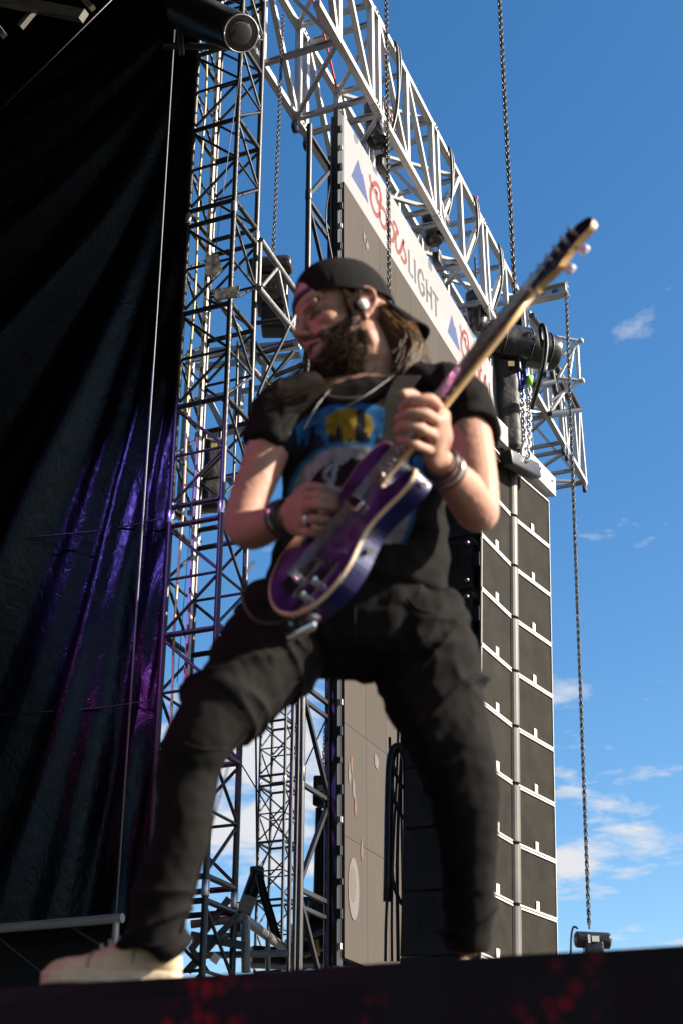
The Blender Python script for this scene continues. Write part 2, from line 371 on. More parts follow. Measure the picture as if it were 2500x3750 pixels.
def curtain():
    root = thing('vinyl_curtain', 'huge black glossy vinyl curtain hanging in folds left of the tower', 'curtain', (-8, 9.1, 3.4))
    nx, nz_ = 190, 230; x0, x1 = -12.5, TX-TS-.06; z0, z1 = 3.42, 14.1; V = []; Fc = []
    for j in range(nz_):
        v = j/(nz_-1); z = z0+(z1-z0)*v
        for i in range(nx):
            u = i/(nx-1); x = x0+(x1-x0)*u
            # folds swing from the lower left to the upper right (pulled towards the tower)
            d = x1-x; q_ = 12.6-z if z < 12.2 else .4; kk = math.log((d+.10)/(abs(q_)+.45)**2.0); s = kk*1.0
            amp = (.05+.13*min(2.2, d))*min(1, d/.35)*min(1, .12+max(0, q_)/5.5)
            w = kk*6.2+.5*math.sin(z*.5)+.35*mnoise.noise(Vector((d*.6, z*.4, 2)))
            y = amp*(math.sin(w)+.42*math.sin(w*2.3+1.1)) + .10*mnoise.noise(Vector((kk*1.6, z*.15, 4)))*min(1, d/.4)
            y += .016*mnoise.noise(Vector((kk*9, z*.9, 7)))*min(1, d/.2) + .006*mnoise.noise(Vector((x*11, z*4.2, 1.)))
            # tension creases gathered at the tower edge
            k = max(0, 1-d/.75); y += k*.035*math.sin((z*1.9+d*5.5)*3.0)*min(1, d/.08)
            V.append((x, 9.12+y*.8, z))
    for j in range(nz_-1):
        for i in range(nx-1): a = j*nx+i; Fc.append((a, a+1, a+nx+1, a+nx))
    o = mesh_obj('fabric', V, Fc, curtain_material(), root, True)
    sd = o.modifiers.new('thick', 'SOLIDIFY'); sd.thickness = .004
    for zz_ in (5.05, 6.6):
        sweep('seam', [(x, 9.02+.05*math.sin(x*3), zz_-.03*(x+5)) for x in np.linspace(-8.6, x1-.02, 8)], .008, M_slot, root, 6, 4)
    sweep('edge_pole', [(x1+.02, 9.06, 3.3), (x1+.02, 9.06, 14.0)], .018, M_blackplastic, root, 10, 1)
curtain()
wr = sweep('wire_rope', [pl(640, 110, 1, 8.6), pl(600, 760, 1, 8.6), pl(572, 1200, 1, 8.6), pl(500, 2250, 1, 8.6), pl(415, 3500, 1, 8.6)], .0085, M_wire, None, 8, 6)
tag(wr, 'long steel wire rope hanging down in front of the dark curtain', 'wire rope')
tag(sweep('wire_rope', [pl(-40, 445, 1, 8.3), pl(430, -20, 1, 8.3)], .006, M_wire, None, 6, 1), 'thin wire running diagonally across the upper left corner of the dark stage', 'wire rope')
tag(sweep('thin_line', [pl(890, 190, 1, 8.97), pl(770, 1100, 1, 8.97), pl(650, 2500, 1, 8.97)], .003, M_wire, None, 5, 4), 'very thin dark line hanging in front of the lattice tower', 'line')
rp_ = thing('tie_rope', 'pale twisted rope tied down the tower\'s left rear post', 'rope', (TX-TS+.05, TY+.1, 3))
pts = [(TX-TS+.05+.01*math.sin(z*3), TY+.09, z) for z in np.arange(3.2, 12.6, .5)]
sweep('strand', pts, .011, M_rope, rp_, 6, 3)
# white rigging post standing behind the tower's left side
wp_ = thing('ladder_rail', 'pale slotted metal rail standing just behind the curtain edge and tower', 'rail', (TX-TS+.09, TY+.2, 2.5))
bar('rail', (TX-TS+.10, TY+.22, 2.5), (TX-TS+.10, TY+.22, 13.2), .035, .035, M_silver, wp_)
for z in np.arange(3.3, 12.8, .16): box('slot', (TX-TS+.10, TY+.2015, z), (.018, .003, .05), M_slot, wp_)
# handrail under the curtain
hr = thing('guard_rail', 'grey horizontal guard rail below the curtain at the lower left', 'rail', pl(200, 3400, 1, 8.6))
pa = pl(-80, 3406, 1, 8.6); pb = pl(448, 3392, 1, 8.6); tube('rail', pa, (pb.x, 8.6, pa.z), .033, M_silverd, hr, 14)
for q in ((425, 3395, 440, 3470),): p = pl(q[0], q[1], 1, 8.6); tube('post', (p.x, 8.6, pa.z), (p.x, 8.6, 1.85), .024, M_silverd, hr)
tube('brace', pl(-60, 3390, 1, 8.7), pl(200, 3600, 1, 8.7), .008, M_wire, hr, 8); tube('brace', pl(270, 3400, 1, 8.7), pl(430, 3500, 1, 8.7), .008, M_wire, hr, 8)
# ================================================================== SILVER BOX TRUSS (runs along Y)
XR, XL, ZB, ZT = -4.29, -5.17, 12.60, 14.0
def main_truss():
    root = thing('box_truss', 'long silver aluminium box truss running diagonally above the big screen', 'truss', (XR, 15, ZB))
    w = .076; Y0, Y1 = 9.75, 21.15
    for x in (XR, XL):
        for z in (ZB, ZT):
            yy = [Y0, 11.36, 13.46, 15.56, 17.66, 19.76, Y1]
            for a, b in zip(yy, yy[1:]): bar('chord', (x, a+.002, z), (x, b-.002, z), w, w, M_silver, root)
    pairs = [11.36, 13.46, 15.56, 17.66, 19.76]; singles = [10.31, 12.41, 14.51, 16.61, 18.71, 20.6]
    h = w/2
    for x in (XR, XL):
        for p in pairs:
            for dy in (-.10, .10): bar('vertical', (x, p+dy, ZB+h), (x, p+dy, ZT-h), .068, .068, M_silver, root, (0, 1, 0))
        for s in singles: bar('vertical', (x, s, ZB+h), (x, s, ZT-h), .068, .068, M_silver, root, (0, 1, 0))
        bar('vertical', (x, Y1-.03, ZB+h), (x, Y1-.03, ZT-h), .068, .068, M_silver, root, (0, 1, 0))
        nodes = sorted([(p-.10) for p in pairs]+[(p+.10) for p in pairs]+singles+[Y0+.05, Y1-.03])
        bays = [(nodes[i], nodes[i+1]) for i in range(len(nodes)-1) if nodes[i+1]-nodes[i] > .4]
        for a, b in bays:
            if b < 13.5: bar('diagonal', (x, a+.06, ZT-h-.01), (x, b-.05, ZB+h+.01), .060, .060, M_silver, root, (1, 0, 0))
            else: bar('diagonal', (x, a+.05, ZB+h+.01), (x, b-.06, ZT-h-.01), .060, .060, M_silver, root, (1, 0, 0))
    cr = sorted([p-.14 for p in pairs]+[p+.14 for p in pairs]+singles+[Y1-.04])
    for z in (ZB, ZT):
        for y in cr:
            b = bar('cross_bar', (XL+h, y, z), (XR-h, y, z), .055, .055, M_silverd, root, (0, 0, 1))
            for sx in (XL+.16, XR-.16): box('slot', (sx, y-.029, z), (.13, .004, .010), M_slot, b)
        for i in range(len(cr)-1):
            if cr[i+1]-cr[i] < .4: continue
            a, c = (XL+h, XR-h) if i % 2 else (XR-h, XL+h)
            bar('plan_brace', (a, cr[i]+.05, z), (c, cr[i+1]-.05, z), .045, .045, M_silverd, root, (0, 0, 1))
    # inner sway braces between the faces
    for i, y in enumerate(cr[::4]): bar('sway_brace', (XR-.05, y+.05, ZB+.06), (XL+.05, y+.05, ZT-.06), .045, .045, M_silverd, root, (0, 1, 0))
    # bolt plates at module joints
    for x in (XR, XL):
        for p in pairs:
            for z in (ZB, ZT):
                box('gusset', (x, p, z), (w+.012, .12, w+.012), M_silverd, root)
                tube('bolt', (x+.045, p-.03, z), (x+.055, p-.03, z), .014, M_slot, root, 8); tube('bolt', (x+.045, p+.035, z), (x+.055, p+.035, z), .014, M_slot, root, 8)
    # castor wheels under the bottom chords
    for x, y in ((XL, 11.20), (XL, 11.52), (XR, 11.52), (XR, 21.05), (XL, 21.05), (XR, 19.66), (XR, 19.86), (XL, 13.6)):
        c = thing_part_castor((x, y, ZB-.04), root)
    return root
def thing_part_castor(p, root):
    p = Vector(p); b = box('castor', p-Vector((0, 0, .045)), (.07, .05, .06), M_silverd, root)
    tube('wheel', p+Vector((-.025, 0, -.115)), p+Vector((.025, 0, -.115)), .062, M_blackplastic, b, 18)
    tube('hub', p+Vector((-.031, 0, -.115)), p+Vector((.031, 0, -.115)), .028, M_coup, b, 12)
    return b
main_truss()
# black straps / soft slings hanging off the truss top chord
for n_, (y, dz, lab) in enumerate(((11.95, 1.6, 'black sling hanging from the truss near the frame top'), (13.95, 1.35, 'black sling looped from the truss above the middle hoist'),
                                   (15.05, 1.0, 'black cable loop with red tip draped over the truss'), (16.2, 1.1, 'black cable loop hanging on the far half of the truss'))):
    r_ = thing('sling', lab, 'sling', (XR+.06, y, ZT))
    sweep('strap', [(XR-.05, y-.04, ZT+.03), (XR+.055, y, ZT+.045), (XR+.07, y+.03, ZT-.3), (XR+.03, y+.05, ZT-dz*.6), (XR-.12, y+.02, ZT-dz)], .020, M_cable, r_, 8, 6)
    sweep('strap', [(XR-.05, y+.02, ZT+.03), (XR+.06, y+.08, ZT+.043), (XR+.065, y+.12, ZT-.25), (XR+.0, y+.12, ZT-dz*.55), (XR-.14, y+.05, ZT-dz*.98)], .017, M_cable, r_, 8, 6)
    if n_ == 2: sweep('tip', [(XR+.06, y+.08, ZT+.05), (XR+.065, y+.09, ZT+.14)], .014, M_red, r_, 8, 1)
tag(sweep('red_strap', [(XL+.5, 9.9, ZT-.2), (XL+.55, 10.6, ZT-.72), (XL+.5, 11.2, ZT-1.15)], .014, M_red, None, 6, 5), 'thin red strap stretched inside the truss near the top', 'strap')
# ================================================================== LED SCREEN
XS = -4.55; YS0, YS1, ZS0, ZS1 = 11.10, 17.3, 3.35, 12.34
def led_material(name, base, emit, es):
    m = bpy.data.materials.new(name); t, b = nodes_of(m); N = t.nodes; L = t.links
    tcn = N.new('ShaderNodeTexCoord'); br = N.new('ShaderNodeTexNoise'); br.inputs['Scale'].default_value = 3.0; br.inputs['Detail'].default_value = 5
    mp = N.new('ShaderNodeMapping'); mp.inputs['Scale'].default_value = (1, 9, .5); L.new(tcn.outputs['Object'], mp.inputs[0]); L.new(mp.outputs[0], br.inputs['Vector'])
    oi = N.new('ShaderNodeObjectInfo'); rp = N.new('ShaderNodeMapRange'); rp.inputs[3].default_value = .93; rp.inputs[4].default_value = 1.07; L.new(oi.outputs['Random'], rp.inputs[0])
    r2 = N.new('ShaderNodeMapRange'); r2.inputs[3].default_value = .84; r2.inputs[4].default_value = 1.14; L.new(br.outputs[0], r2.inputs[0])
    mu = N.new('ShaderNodeMath'); mu.operation = 'MULTIPLY'; L.new(rp.outputs[0], mu.inputs[0]); L.new(r2.outputs[0], mu.inputs[1])
    vm = N.new('ShaderNodeVectorMath'); vm.operation = 'SCALE'; vm.inputs[0].default_value = base; L.new(mu.outputs[0], vm.inputs[3]); L.new(vm.outputs[0], b.inputs['Base Color'])
    # pixel pitch relief
    w1 = N.new('ShaderNodeTexVoronoi'); w1.inputs['Scale'].default_value = 90; L.new(tcn.outputs['Object'], w1.inputs['Vector'])
    bp = N.new('ShaderNodeBump'); bp.inputs['Strength'].default_value = .25; bp.inputs['Distance'].default_value = .004; L.new(w1.outputs[0], bp.inputs['Height']); L.new(bp.outputs[0], b.inputs['Normal'])
    b.inputs['Roughness'].default_value = .85; b.inputs['Specular IOR Level'].default_value = .08
    if es: b.inputs['Emission Color'].default_value = (*emit, 1); b.inputs['Emission Strength'].default_value = es
    return m
M_led = led_material('led_panel_face', (.062, .054, .047), (.5, .45, .4), 0)
M_ledw = led_material('led_panel_white', (.12, .11, .10), (.93, .86, .88), .19)
M_ledblue = led_material('led_display_blue', (.05, .055, .07), (.05, .15, .50), .22)
M_ledred = led_material('led_display_red', (.07, .045, .04), (.62, .075, .05), .22)
M_ledgrey = led_material('led_display_grey', (.06, .055, .05), (.22, .19, .17), .22)
M_ledor = led_material('led_display_orange', (.08, .06, .05), (.8, .3, .12), .10)
M_ledpk = led_material('led_display_pale', (.09, .08, .075), (.75, .62, .62), .075)
M_ledtan = led_material('led_display_tan', (.075, .066, .058), (.55, .42, .33), .07)
def ribbon(pts, w, sub=5):
    P = catmull([(y, z) for y, z in pts], sub) if sub > 1 else [np.array(p, float) for p in pts]
    L_, R_ = [], []
    for i, p in enumerate(P):
        t = P[min(i+1, len(P)-1)]-P[max(i-1, 0)]; t = t/(np.linalg.norm(t)+1e-9); n = np.array((-t[1], t[0])); ww = w*.5
        L_.append(p+n*ww); R_.append(p-n*ww)
    return L_, R_
def display(name, shapes, m, root, y0=0, xoff=.006, ymax=99):
    V = []; Fc = []
    for kind, pts, w in shapes:
        b = len(V)
        if kind == 'poly':
            V += [(XS+xoff, y+y0, z) for y, z in pts]; Fc.append(tuple(range(b, b+len(pts))))
        else:
            L_, R_ = ribbon(pts, w, 1 if kind == 'line' else 6); n = len(L_)
            P2 = []
            for l, r in zip(L_, R_): P2 += [(XS+xoff, min(ymax, l[0]+y0), l[1]), (XS+xoff, min(ymax, r[0]+y0), r[1])]
            V += P2; Fc += [(b+2*i, b+2*i+1, b+2*i+3, b+2*i+2) for i in range(n-1)]
    me = bpy.data.meshes.new(name); me.from_pydata(V, [], Fc); me.materials.append(m); return put(name, me, root, mw=Matrix.Identity(4))
def led_screen():
    root = thing('led_screen', 'tall grey video screen wall with a white advertising banner along its top', 'screen', (XS, YS0, ZS0))
    pw = .5; zrow = [ZS1-.92]
    zs = [ZS1, ZS1-.46, ZS1-.92]; z = ZS1-.92
    while z > ZS0+.2: z -= 1.0; zs.append(max(z, ZS0))
    ny = int(round((YS1-YS0)/pw)); dy = (YS1-YS0)/ny
    for j in range(len(zs)-1):
        m = M_ledw if j < 2 else M_led; hgt = zs[j]-zs[j+1]
        for i in range(ny):
            box('panel', (XS-.035, YS0+(i+.5)*dy, (zs[j]+zs[j+1])/2), (.07, dy-.004, hgt-.004), m, root)
    # rear frame rails and top edge rail with slots
    tr = bar('top_rail', (XS-.06, YS0-.02, ZS1+.035), (XS-.06, YS1, ZS1+.035), .05, .05, M_slot, root)
    for y in np.arange(YS0+.1, YS1-.1, .19): box('slot', (XS-.033, y, ZS1+.037), (.004, .09, .022), M_silverd, tr)
    for y in np.arange(YS0+.01, YS1, 1.0): bar('rear_rail', (XS-.11, y, ZS0), (XS-.11, y, ZS1), .06, .05, M_slot, root)
    ed = bar('edge_frame', (XS-.05, YS0-.035, ZS0), (XS-.05, YS0-.035, ZS1+.05), .11, .05, M_slot, root)
    for k, z in enumerate(np.arange(ZS0+.15, ZS1, .26)): box('latch', (XS-.02+.004*(k % 3), YS0-.075, z), (.05, .03, .05+.03*(k % 2)), M_blackplastic if k % 4 else M_silverd, ed)
    mnt = [('poly', [(11.5, 12.03), (11.6, 11.90), (11.63, 11.935), (11.8, 11.64), (11.3, 11.65)], 0)]
    coors = [('rib', [(11.85, 12.09), (11.87, 12.03), (11.94, 11.97)], .05),
             ('rib', [(11.98, 11.96), (12.07, 12.0), (12.06, 11.93), (12.11, 11.88), (12.18, 11.95), (12.20, 12.04), (12.15, 12.12), (12.05, 12.11), (11.95, 12.02), (11.88, 11.89), (11.87, 11.77), (11.91, 11.70), (11.99, 11.66), (12.07, 11.67), (12.15, 11.75)], .06),
             ('rib', [(12.16, 11.76), (12.15, 11.83), (12.21, 11.90), (12.31, 11.92), (12.38, 11.87), (12.38, 11.77), (12.32, 11.68), (12.23, 11.65), (12.16, 11.70), (12.16, 11.78)], .055),
             ('rib', [(12.36, 11.84), (12.42, 11.80), (12.46, 11.87), (12.55, 11.90), (12.62, 11.84), (12.61, 11.73), (12.53, 11.65), (12.45, 11.67), (12.42, 11.78)], .055),
             ('rib', [(12.60, 11.95), (12.66, 11.99), (12.76, 11.93), (12.70, 11.87), (12.67, 11.74), (12.71, 11.64), (12.78, 11.65), (12.85, 11.74), (12.91, 11.87), (12.96, 11.95)], .055),
             ('rib', [(12.96, 11.95), (12.93, 11.85), (13.0, 11.78), (13.02, 11.70), (12.95, 11.63), (12.84, 11.64)], .055)]
    light = [('line', [(13.13, 11.93), (13.13, 11.61), (13.26, 11.61)], .05), ('line', [(13.34, 11.93), (13.34, 11.59)], .05),
             ('rib', [(13.67, 11.84), (13.60, 11.92), (13.51, 11.88), (13.46, 11.76), (13.50, 11.62), (13.59, 11.58), (13.66, 11.65)], .05), ('line', [(13.66, 11.63), (13.66, 11.745), (13.575, 11.745)], .045),
             ('line', [(13.77, 11.93), (13.77, 11.59)], .05), ('line', [(13.94, 11.93), (13.94, 11.59)], .05), ('line', [(13.78, 11.765), (13.93, 11.765)], .045),
             ('line', [(14.0, 11.905), (14.22, 11.905)], .05), ('line', [(14.11, 11.88), (14.11, 11.59)], .05)]
    P_ = 3.27
    for k in range(2):
        display('mountain_mark', mnt, M_ledblue, root, P_*k); display('script_lettering', coors, M_ledred, root, P_*k, .007, YS1-.02)
        display('block_lettering', light[:2] if k else light, M_ledgrey, root, P_*k, .0075, YS1-.02)
    # other picture content on the screen
    def blob(c, ry, rz, s=0): return ('poly', [(c[0]+ry*math.cos(a)*(1+.18*math.sin(3*a+s)), c[1]+rz*math.sin(a)*(1+.2*math.cos(2*a+s))) for a in np.linspace(0, 2*math.pi, 18, endpoint=False)], 0)
    p = pl(1292, 3255, 0, XS); display('picture_coin', [('poly', [(p.y+.12*math.cos(a), p.z+.26*math.sin(a)) for a in np.linspace(0, 2*math.pi, 40, endpoint=False)], 0)], M_ledpk, root); display('picture_coin', [('poly', [(p.y-.02+.07*math.cos(a), p.z+.03+.15*math.sin(a)) for a in np.linspace(0, 2*math.pi, 30, endpoint=False)], 0)], M_ledtan, root, 0, .008)
    for i, (px, py) in enumerate(((1285, 2800), (1292, 2890), (1298, 2950), (1277, 2830), (1322, 3110))):
        q = pl(px, py, 0, XS); display('picture_fleck', [blob((q.y, q.z), .022, .09, i)], M_ledor if i % 2 == 0 else M_ledpk, root)
    for px, py in ((1333, 875), (1340, 895), (1375, 2790)): q = pl(px, py, 0, XS); display('picture_fleck', [blob((q.y, q.z), .05, .07, 1)], M_ledpk, root)
    q = pl(1805, 1650, 0, XS); display('picture_corner', [('poly', [(16.3, 11.30), (YS1-.02, 11.38), (YS1-.02, 9.6), (16.7, 10.2)], 0)], M_ledred, root)
led_screen()
# black ladder frame that carries the screen's left edge
lf = thing('screen_support_tower', 'black vertical ladder frame standing along the left edge of the video screen', 'frame', (XS-.12, 10.75, 3))
YA, YB = 10.47, 11.02; XF = XS-.12; ZF = 11.72
for y, r_ in ((YA, .030), (YB, .026)):
    for z in np.arange(2.8, ZF, 2.0):
        tube('post', (XF, y, z), (XF, y, min(ZF, z+1.997)), r_, M_tower, lf, 14); tube('collar', (XF, y, z-.06), (XF, y, z+.06), r_*1.2, M_tower, lf, 12)
for k, z in enumerate(np.arange(3.0, ZF, .86)):
    bar('rung', (XF, YA, z), (XF, YB, z), .035, .035, M_tower, lf)
    if k % 2 == 1: bar('rung', (XF, YA, z-.13), (XF, YB, z-.13), .03, .03, M_tower, lf)
    if z+.8 < ZF:
        a, b = (YA, YB) if k % 2 == 0 else (YB, YA); bar('brace', (XF, b, z+.06), (XF, a, z+.80), .035, .035, M_tower, lf)
for i, y in enumerate((10.28, 10.34, 10.38)):
    tag(sweep('cable', [(XF+.02*i, y+.012*math.sin(z*1.3+i), z) for z in np.arange(2.4, 8.4, .6)], .018-.003*i, M_cable, None, 8, 3), ('thick black cable', 'middle black cable', 'thin black cable')[i]+' running up beside the ladder frame left of the screen', 'cable')
tag(sweep('cable', [(XF+.05, 10.95, 8.6), (XF+.05, 10.85, 9.6), (XF+.06, 10.98, 10.2), (XF+.05, 10.8, 10.7), (XF+.02, 10.97, 11.3)], .008, M_cable, None, 6, 6), 'thin looping cable dangling in the upper ladder frame', 'cable')
# ================================================================== CHAIN HOISTS
def hoist(label, p, ang, size=1.0, txt=('1 TON - 1000 kg', 'MAXIMUM'), hook=True, group='chain hoists along the screen top', white=False):
    """electric chain hoist: rounded gear case with label plate facing +X, motor cylinder, chain hook, cable loop"""
    p = Vector(p); root = thing('chain_hoist', label, 'chain hoist', p, group); q = Quaternion((0, 0, 1), ang); s = size
    def W(x, y, z): return p + q @ Vector((x*s, y*s, z*s))
    bev_box('gear_case', W(.02, 0, .02), (.26*s, .44*s, .30*s), .085*s, M_hoist, root, q, 4)
    # motor barrel below, tapering
    sweep('motor_barrel', [W(0, -.02, -.02), W(0, -.02, -.22), W(0, -.03, -.34), W(0, -.03, -.38)], [.155*s, .15*s, .125*s, .09*s], M_hoist, root, 18, 3)
    pl_ = box('label_plate', W(.152, 0, .06), (.008*s, .34*s, .13*s), M_white if white else M_slot, root, q)
    box('red_line', W(.158, 0, .062), (.006*s, .33*s, .012*s), M_redp, pl_, q)
    for i, t in enumerate(txt):
        me = text_mesh(t, .048*s); rot = q @ Quaternion((0, 0, 1), math.pi/2) @ Quaternion((1, 0, 0), math.pi/2)
        put('lettering', me, pl_, M_slot if white else M_white, mw=Matrix.LocRotScale(W(.158, 0, .095-.065*i), rot, Vector((1, 1, 1))))
    box('chain_guide', W(0, .02, .19), (.10*s, .12*s, .06*s), M_hoist, root, q)
    chain([W(0, .02, .2), W(0, .02, .85)], .034*s, .011*s, M_chain, parent=root)
    if hook:
        sweep('hook', [W(.02, .08, -.30), W(.03, .08, -.40), W(.03, .12, -.45), W(.03, .16, -.41), W(.03, .13, -.37)], .014*s, M_galv, root, 8, 5)
        bev_box('clamp', W(.0, .1, -.54), (.09*s, .13*s, .16*s), .012, M_slot, root, q, 2)
    sweep('power_cable', [W(.10, -.22, .12), W(.2, -.27, .05), W(.21, -.22, -.18), W(.17, -.02, -.3), W(.1, .1, -.26)], .012*s, M_cableg, root, 7, 6)
    sweep('control_cable', [W(.0, -.2, .15), W(.1, -.30, .12), W(.12, -.30, -.15), W(.05, -.15, -.4)], .014*s, M_cable, root, 7, 6)
    for yy in (-.15, .15): tube('bolt', W(.145, yy, -.06), W(.165, yy, -.06), .012*s, M_galv, root, 8)
    return root
hoist('black chain hoist under the truss nearest the screen\'s left corner', (XS+.07, 11.95, 12.93), 0, 1.0)
hoist('black chain hoist under the middle of the truss, label facing out', (XS+.09, 13.87, 12.88), 0, 1.0)
hoist('black chain hoist with white label plate, just above the guitar neck', (XS+.07, 15.75, 12.75), 0, 1.05, ('1 TON MAX-1000kg', ''), white=True)
hoist('black chain hoist half hidden behind the guitar neck at the screen\'s far end', (XS+.09, 16.65, 12.72), 0, .8)
# ================================================================== LINE ARRAY
az = R(30)-HEAD    # boxes are turned a little against the screen
ADIR = (fwdv*math.cos(R(30)) + rightv*math.sin(R(30))).normalized()      # along the front, left to right
ANRM = (rightv*math.cos(R(30)) - fwdv*math.sin(R(30))).normalized()      # out of the front
ATL = R(2.9); A0 = at(1757, 2130, 9.55); A0 = Vector((A0.x, A0.y, 0)) + ANRM*(1.24*math.tan(ATL)); AW, AH, ADP = 1.34, .43, .56; ZTOP = 6.93
AUP = (upv*math.cos(ATL)+ANRM*math.sin(ATL)).normalized(); ABK = AUP.cross(ADIR)
def afr(z): return Matrix.Translation(A0+Vector((0, 0, z))-ANRM*((ZTOP-z)*math.tan(ATL))) @ frame(ADIR, ABK, AUP).to_4x4()   # local x along front, y backwards, z up
def speaker_box(k):
    ztop = ZTOP-k*(AH); F_ = afr(ztop-AH/2)
    labs = ['topmost', 'second from the top', 'third from the top', 'fourth from the top', 'fifth from the top', 'sixth from the top', 'seventh from the top', 'eighth from the top', 'ninth from the top', 'tenth from the top']
    root = thing('line_array_speaker', 'dark line array loudspeaker box, '+labs[k]+' of the hanging column', 'loudspeaker', F_ @ Vector((AW/2, ADP/2, -AH/2)), 'line array boxes hung in a column')
    def B(name, c, s, m, par=root): return put(name, copy_mesh(unit_box(), m), par, mw=F_ @ Matrix.LocRotScale(Vector(c), None, Vector(s)))
    g = .006; cab = B('cabinet', (AW/2, .045+ADP/2, 0), (AW, ADP-.04, AH-g*2), M_cab)
    cw = .12; gw = (AW-cw)/2-.012; tilt = .10
    for sgn in (-1, 1):
        # grille halves slope slightly back towards the centre column (shallow V)
        xo = AW/2+sgn*(AW/2-.008); xi = AW/2+sgn*(cw/2)
        yo, yi = 0.0, .035
        poly = [F_ @ Vector((xo, yo, -AH/2+.014)), F_ @ Vector((xi, yi, -AH/2+.014)), F_ @ Vector((xi, yi, AH/2-.014)), F_ @ Vector((xo, yo, AH/2-.014))]
        gr = prism('grille', poly, -ANRM, .02, M_grille, root)
        for zs_ in (-1, 1):
            a = F_ @ Vector((xo, yo-.004, zs_*(AH/2-.010))); b = F_ @ Vector((xi, yi-.004, zs_*(AH/2-.010)))
            bar('edge_strip', a, b, .012, .012, M_strip, gr)
        B('side_strip', (xo, -.003, 0), (.008, .012, AH-.03), M_strip)
        tp = F_ @ Vector(((xo+xi)/2, .014, -AH/2+.03)); put('tag', copy_mesh(unit_box(), M_tagp), gr, mw=F_ @ Matrix.LocRotScale(Vector(((xo*.48+xi*.52), .012, -AH/2+.045)), None, Vector((.05, .004, .075))))
        B('handle', (xo+sgn*.006, .03, .02), (.03, .05, .11), M_blackplastic)
    # half-round grey centre column
    V = []; Fc = []; n = 10
    for zz_ in (-AH/2+.012, AH/2-.012):
        for i in range(n): a = math.pi*i/(n-1); V.append(F_ @ Vector((AW/2-cw/2*math.cos(a)*.98, .05-.055*math.sin(a), zz_)))
    Fc = [(i, i+1, n+i+1, n+i) for i in range(n-1)]+[tuple(range(n)), tuple(range(2*n-1, n-1, -1))]
    mesh_obj('centre_column', V, Fc, M_col, root, False)
    # left side plate with recessed handles and pins
    B('side_plate', (-.006, .05+.27, 0), (.014, .50, AH-.02), M_cab)
    for yy, w_ in ((.20, .11), (.38, .13)):
        rc = B('recess', (-.014, yy, .05), (.004, w_, .22), M_slot)
        for d in (-1, 1): B('recess_rim', (-.019, yy+d*w_/2, .05), (.012, .010, .23), M_cab, rc)
        for d in (-1, 1): B('recess_rim', (-.019, yy, .05+d*.115), (.012, w_, .010), M_cab, rc)
    for zz_ in (-.15, .15): q = F_ @ Vector((-.02, .09, zz_)); tube('pin', q, q-ADIR*.03, .015, M_galv, root, 10)
NB = 10
for k in range(NB): speaker_box(k)
bp_ = thing('array_bumper', 'pale grey steel rigging beam on top of the loudspeaker column', 'rigging frame', A0+Vector((0, 0, ZTOP)))
F_ = afr(ZTOP)
def BB(name, c, s, m, par): return put(name, copy_mesh(unit_box(), m), par, mw=F_ @ Matrix.LocRotScale(Vector(c), None, Vector(s)))
BB('front_beam', (AW/2+.01, -.03, .135), (AW+.06, .045, .17), M_bumper, bp_)
BB('front_lip', (AW/2+.01, .0, .06), (AW+.05, .10, .012), M_bumper, bp_)
BB('back_beam', (AW/2, ADP, .10), (AW, .06, .10), M_slot, bp_)
for x in (.03, AW/2, AW-.02): BB('side_beam', (x, ADP/2, .085), (.06, ADP-.08, .09), M_slot, bp_)
for x in (.62, .78): BB('slot', (x, -.055, .14), (.055, .004, .022), M_slot, bp_)
for x in (.12, .45, 1.05, 1.3): q = F_ @ Vector((x, -.052, .16)); tube('bolt', q, q+ANRM*.012, .012, M_silverd, bp_, 8)
# pick-up arm with hook above the bumper
LUG = at(1905, 1690, 9.95)
bev_box('lifting_arm', LUG+Vector((0, 0, -.03)), (.10, .62, .13), .02, M_slot, bp_, frame(-ANRM, ADIR, Vector((0, 0, 1))).to_quaternion() @ Quaternion((1, 0, 0), R(14)), 2)
# big motor on its chain above the array
CH = Vector((-2.45, 9.80, 0))
mo = thing('chain_motor', 'large black cylindrical chain motor lying above the loudspeaker column', 'chain hoist', at(1905, 1275, 9.85))
ma, mb = at(1775, 1235, 9.75), at(2040, 1300, 9.98)
d_ = (mb-ma).normalized()
sweep('motor_barrel', [ma, ma+d_*.02, ma+d_*.05, ma+(mb-ma)*.45, mb-d_*.10, mb-d_*.03, mb], [.11, .145, .158, .162, .158, .145, .10], M_hoist, mo, 28, 3)
for f_ in (.18, .55, .82): c = ma+(mb-ma)*f_; tube('band', c-d_*.006, c+d_*.006, .1645, M_slot, mo, 28)
tube('end_ring', ma-d_*.012, ma+d_*.002, .105, mat('blue_ring_sticker', (.10, .12, .22), .4, 0, .3, 20), mo, 24); tube('end_badge', ma-d_*.016, ma-d_*.010, .06, mat('ochre_badge', (.30, .22, .06), .5, 0, .3, 20), mo, 20)
for k in range(12):
    a = 2*math.pi*k/12; u_ = d_.orthogonal().normalized(); v_ = d_.cross(u_); dirn = u_*math.cos(a)+v_*math.sin(a); bar('badge_ray', ma-d_*.0165+dirn*.06, ma-d_*.0165+dirn*.085, .008, .003, MATS['ochre_badge'], mo)
put('lettering', text_mesh('OK', .045), mo, M_white, mw=Matrix.LocRotScale(at(1945, 1231, 9.66), camo.rotation_euler.to_quaternion(), Vector((1, 1, 1))))
box('suspension_block', at(1890, 1205, 9.85), (.12, .12, .16), M_hoist, mo); bev_box('chain_chute', at(1868, 1335, 9.9), (.20, .16, .22), .02, M_slot, mo)
sweep('power_cable', [at(1985, 1270, 9.72), at(1975, 1200, 9.70), at(1990, 1195, 9.68), at(2000, 1260, 9.68), at(1990, 1340, 9.7), at(1975, 1400, 9.75), at(1960, 1450, 9.8), at(1945, 1500, 9.85)], .016, M_cable, mo, 8, 6)
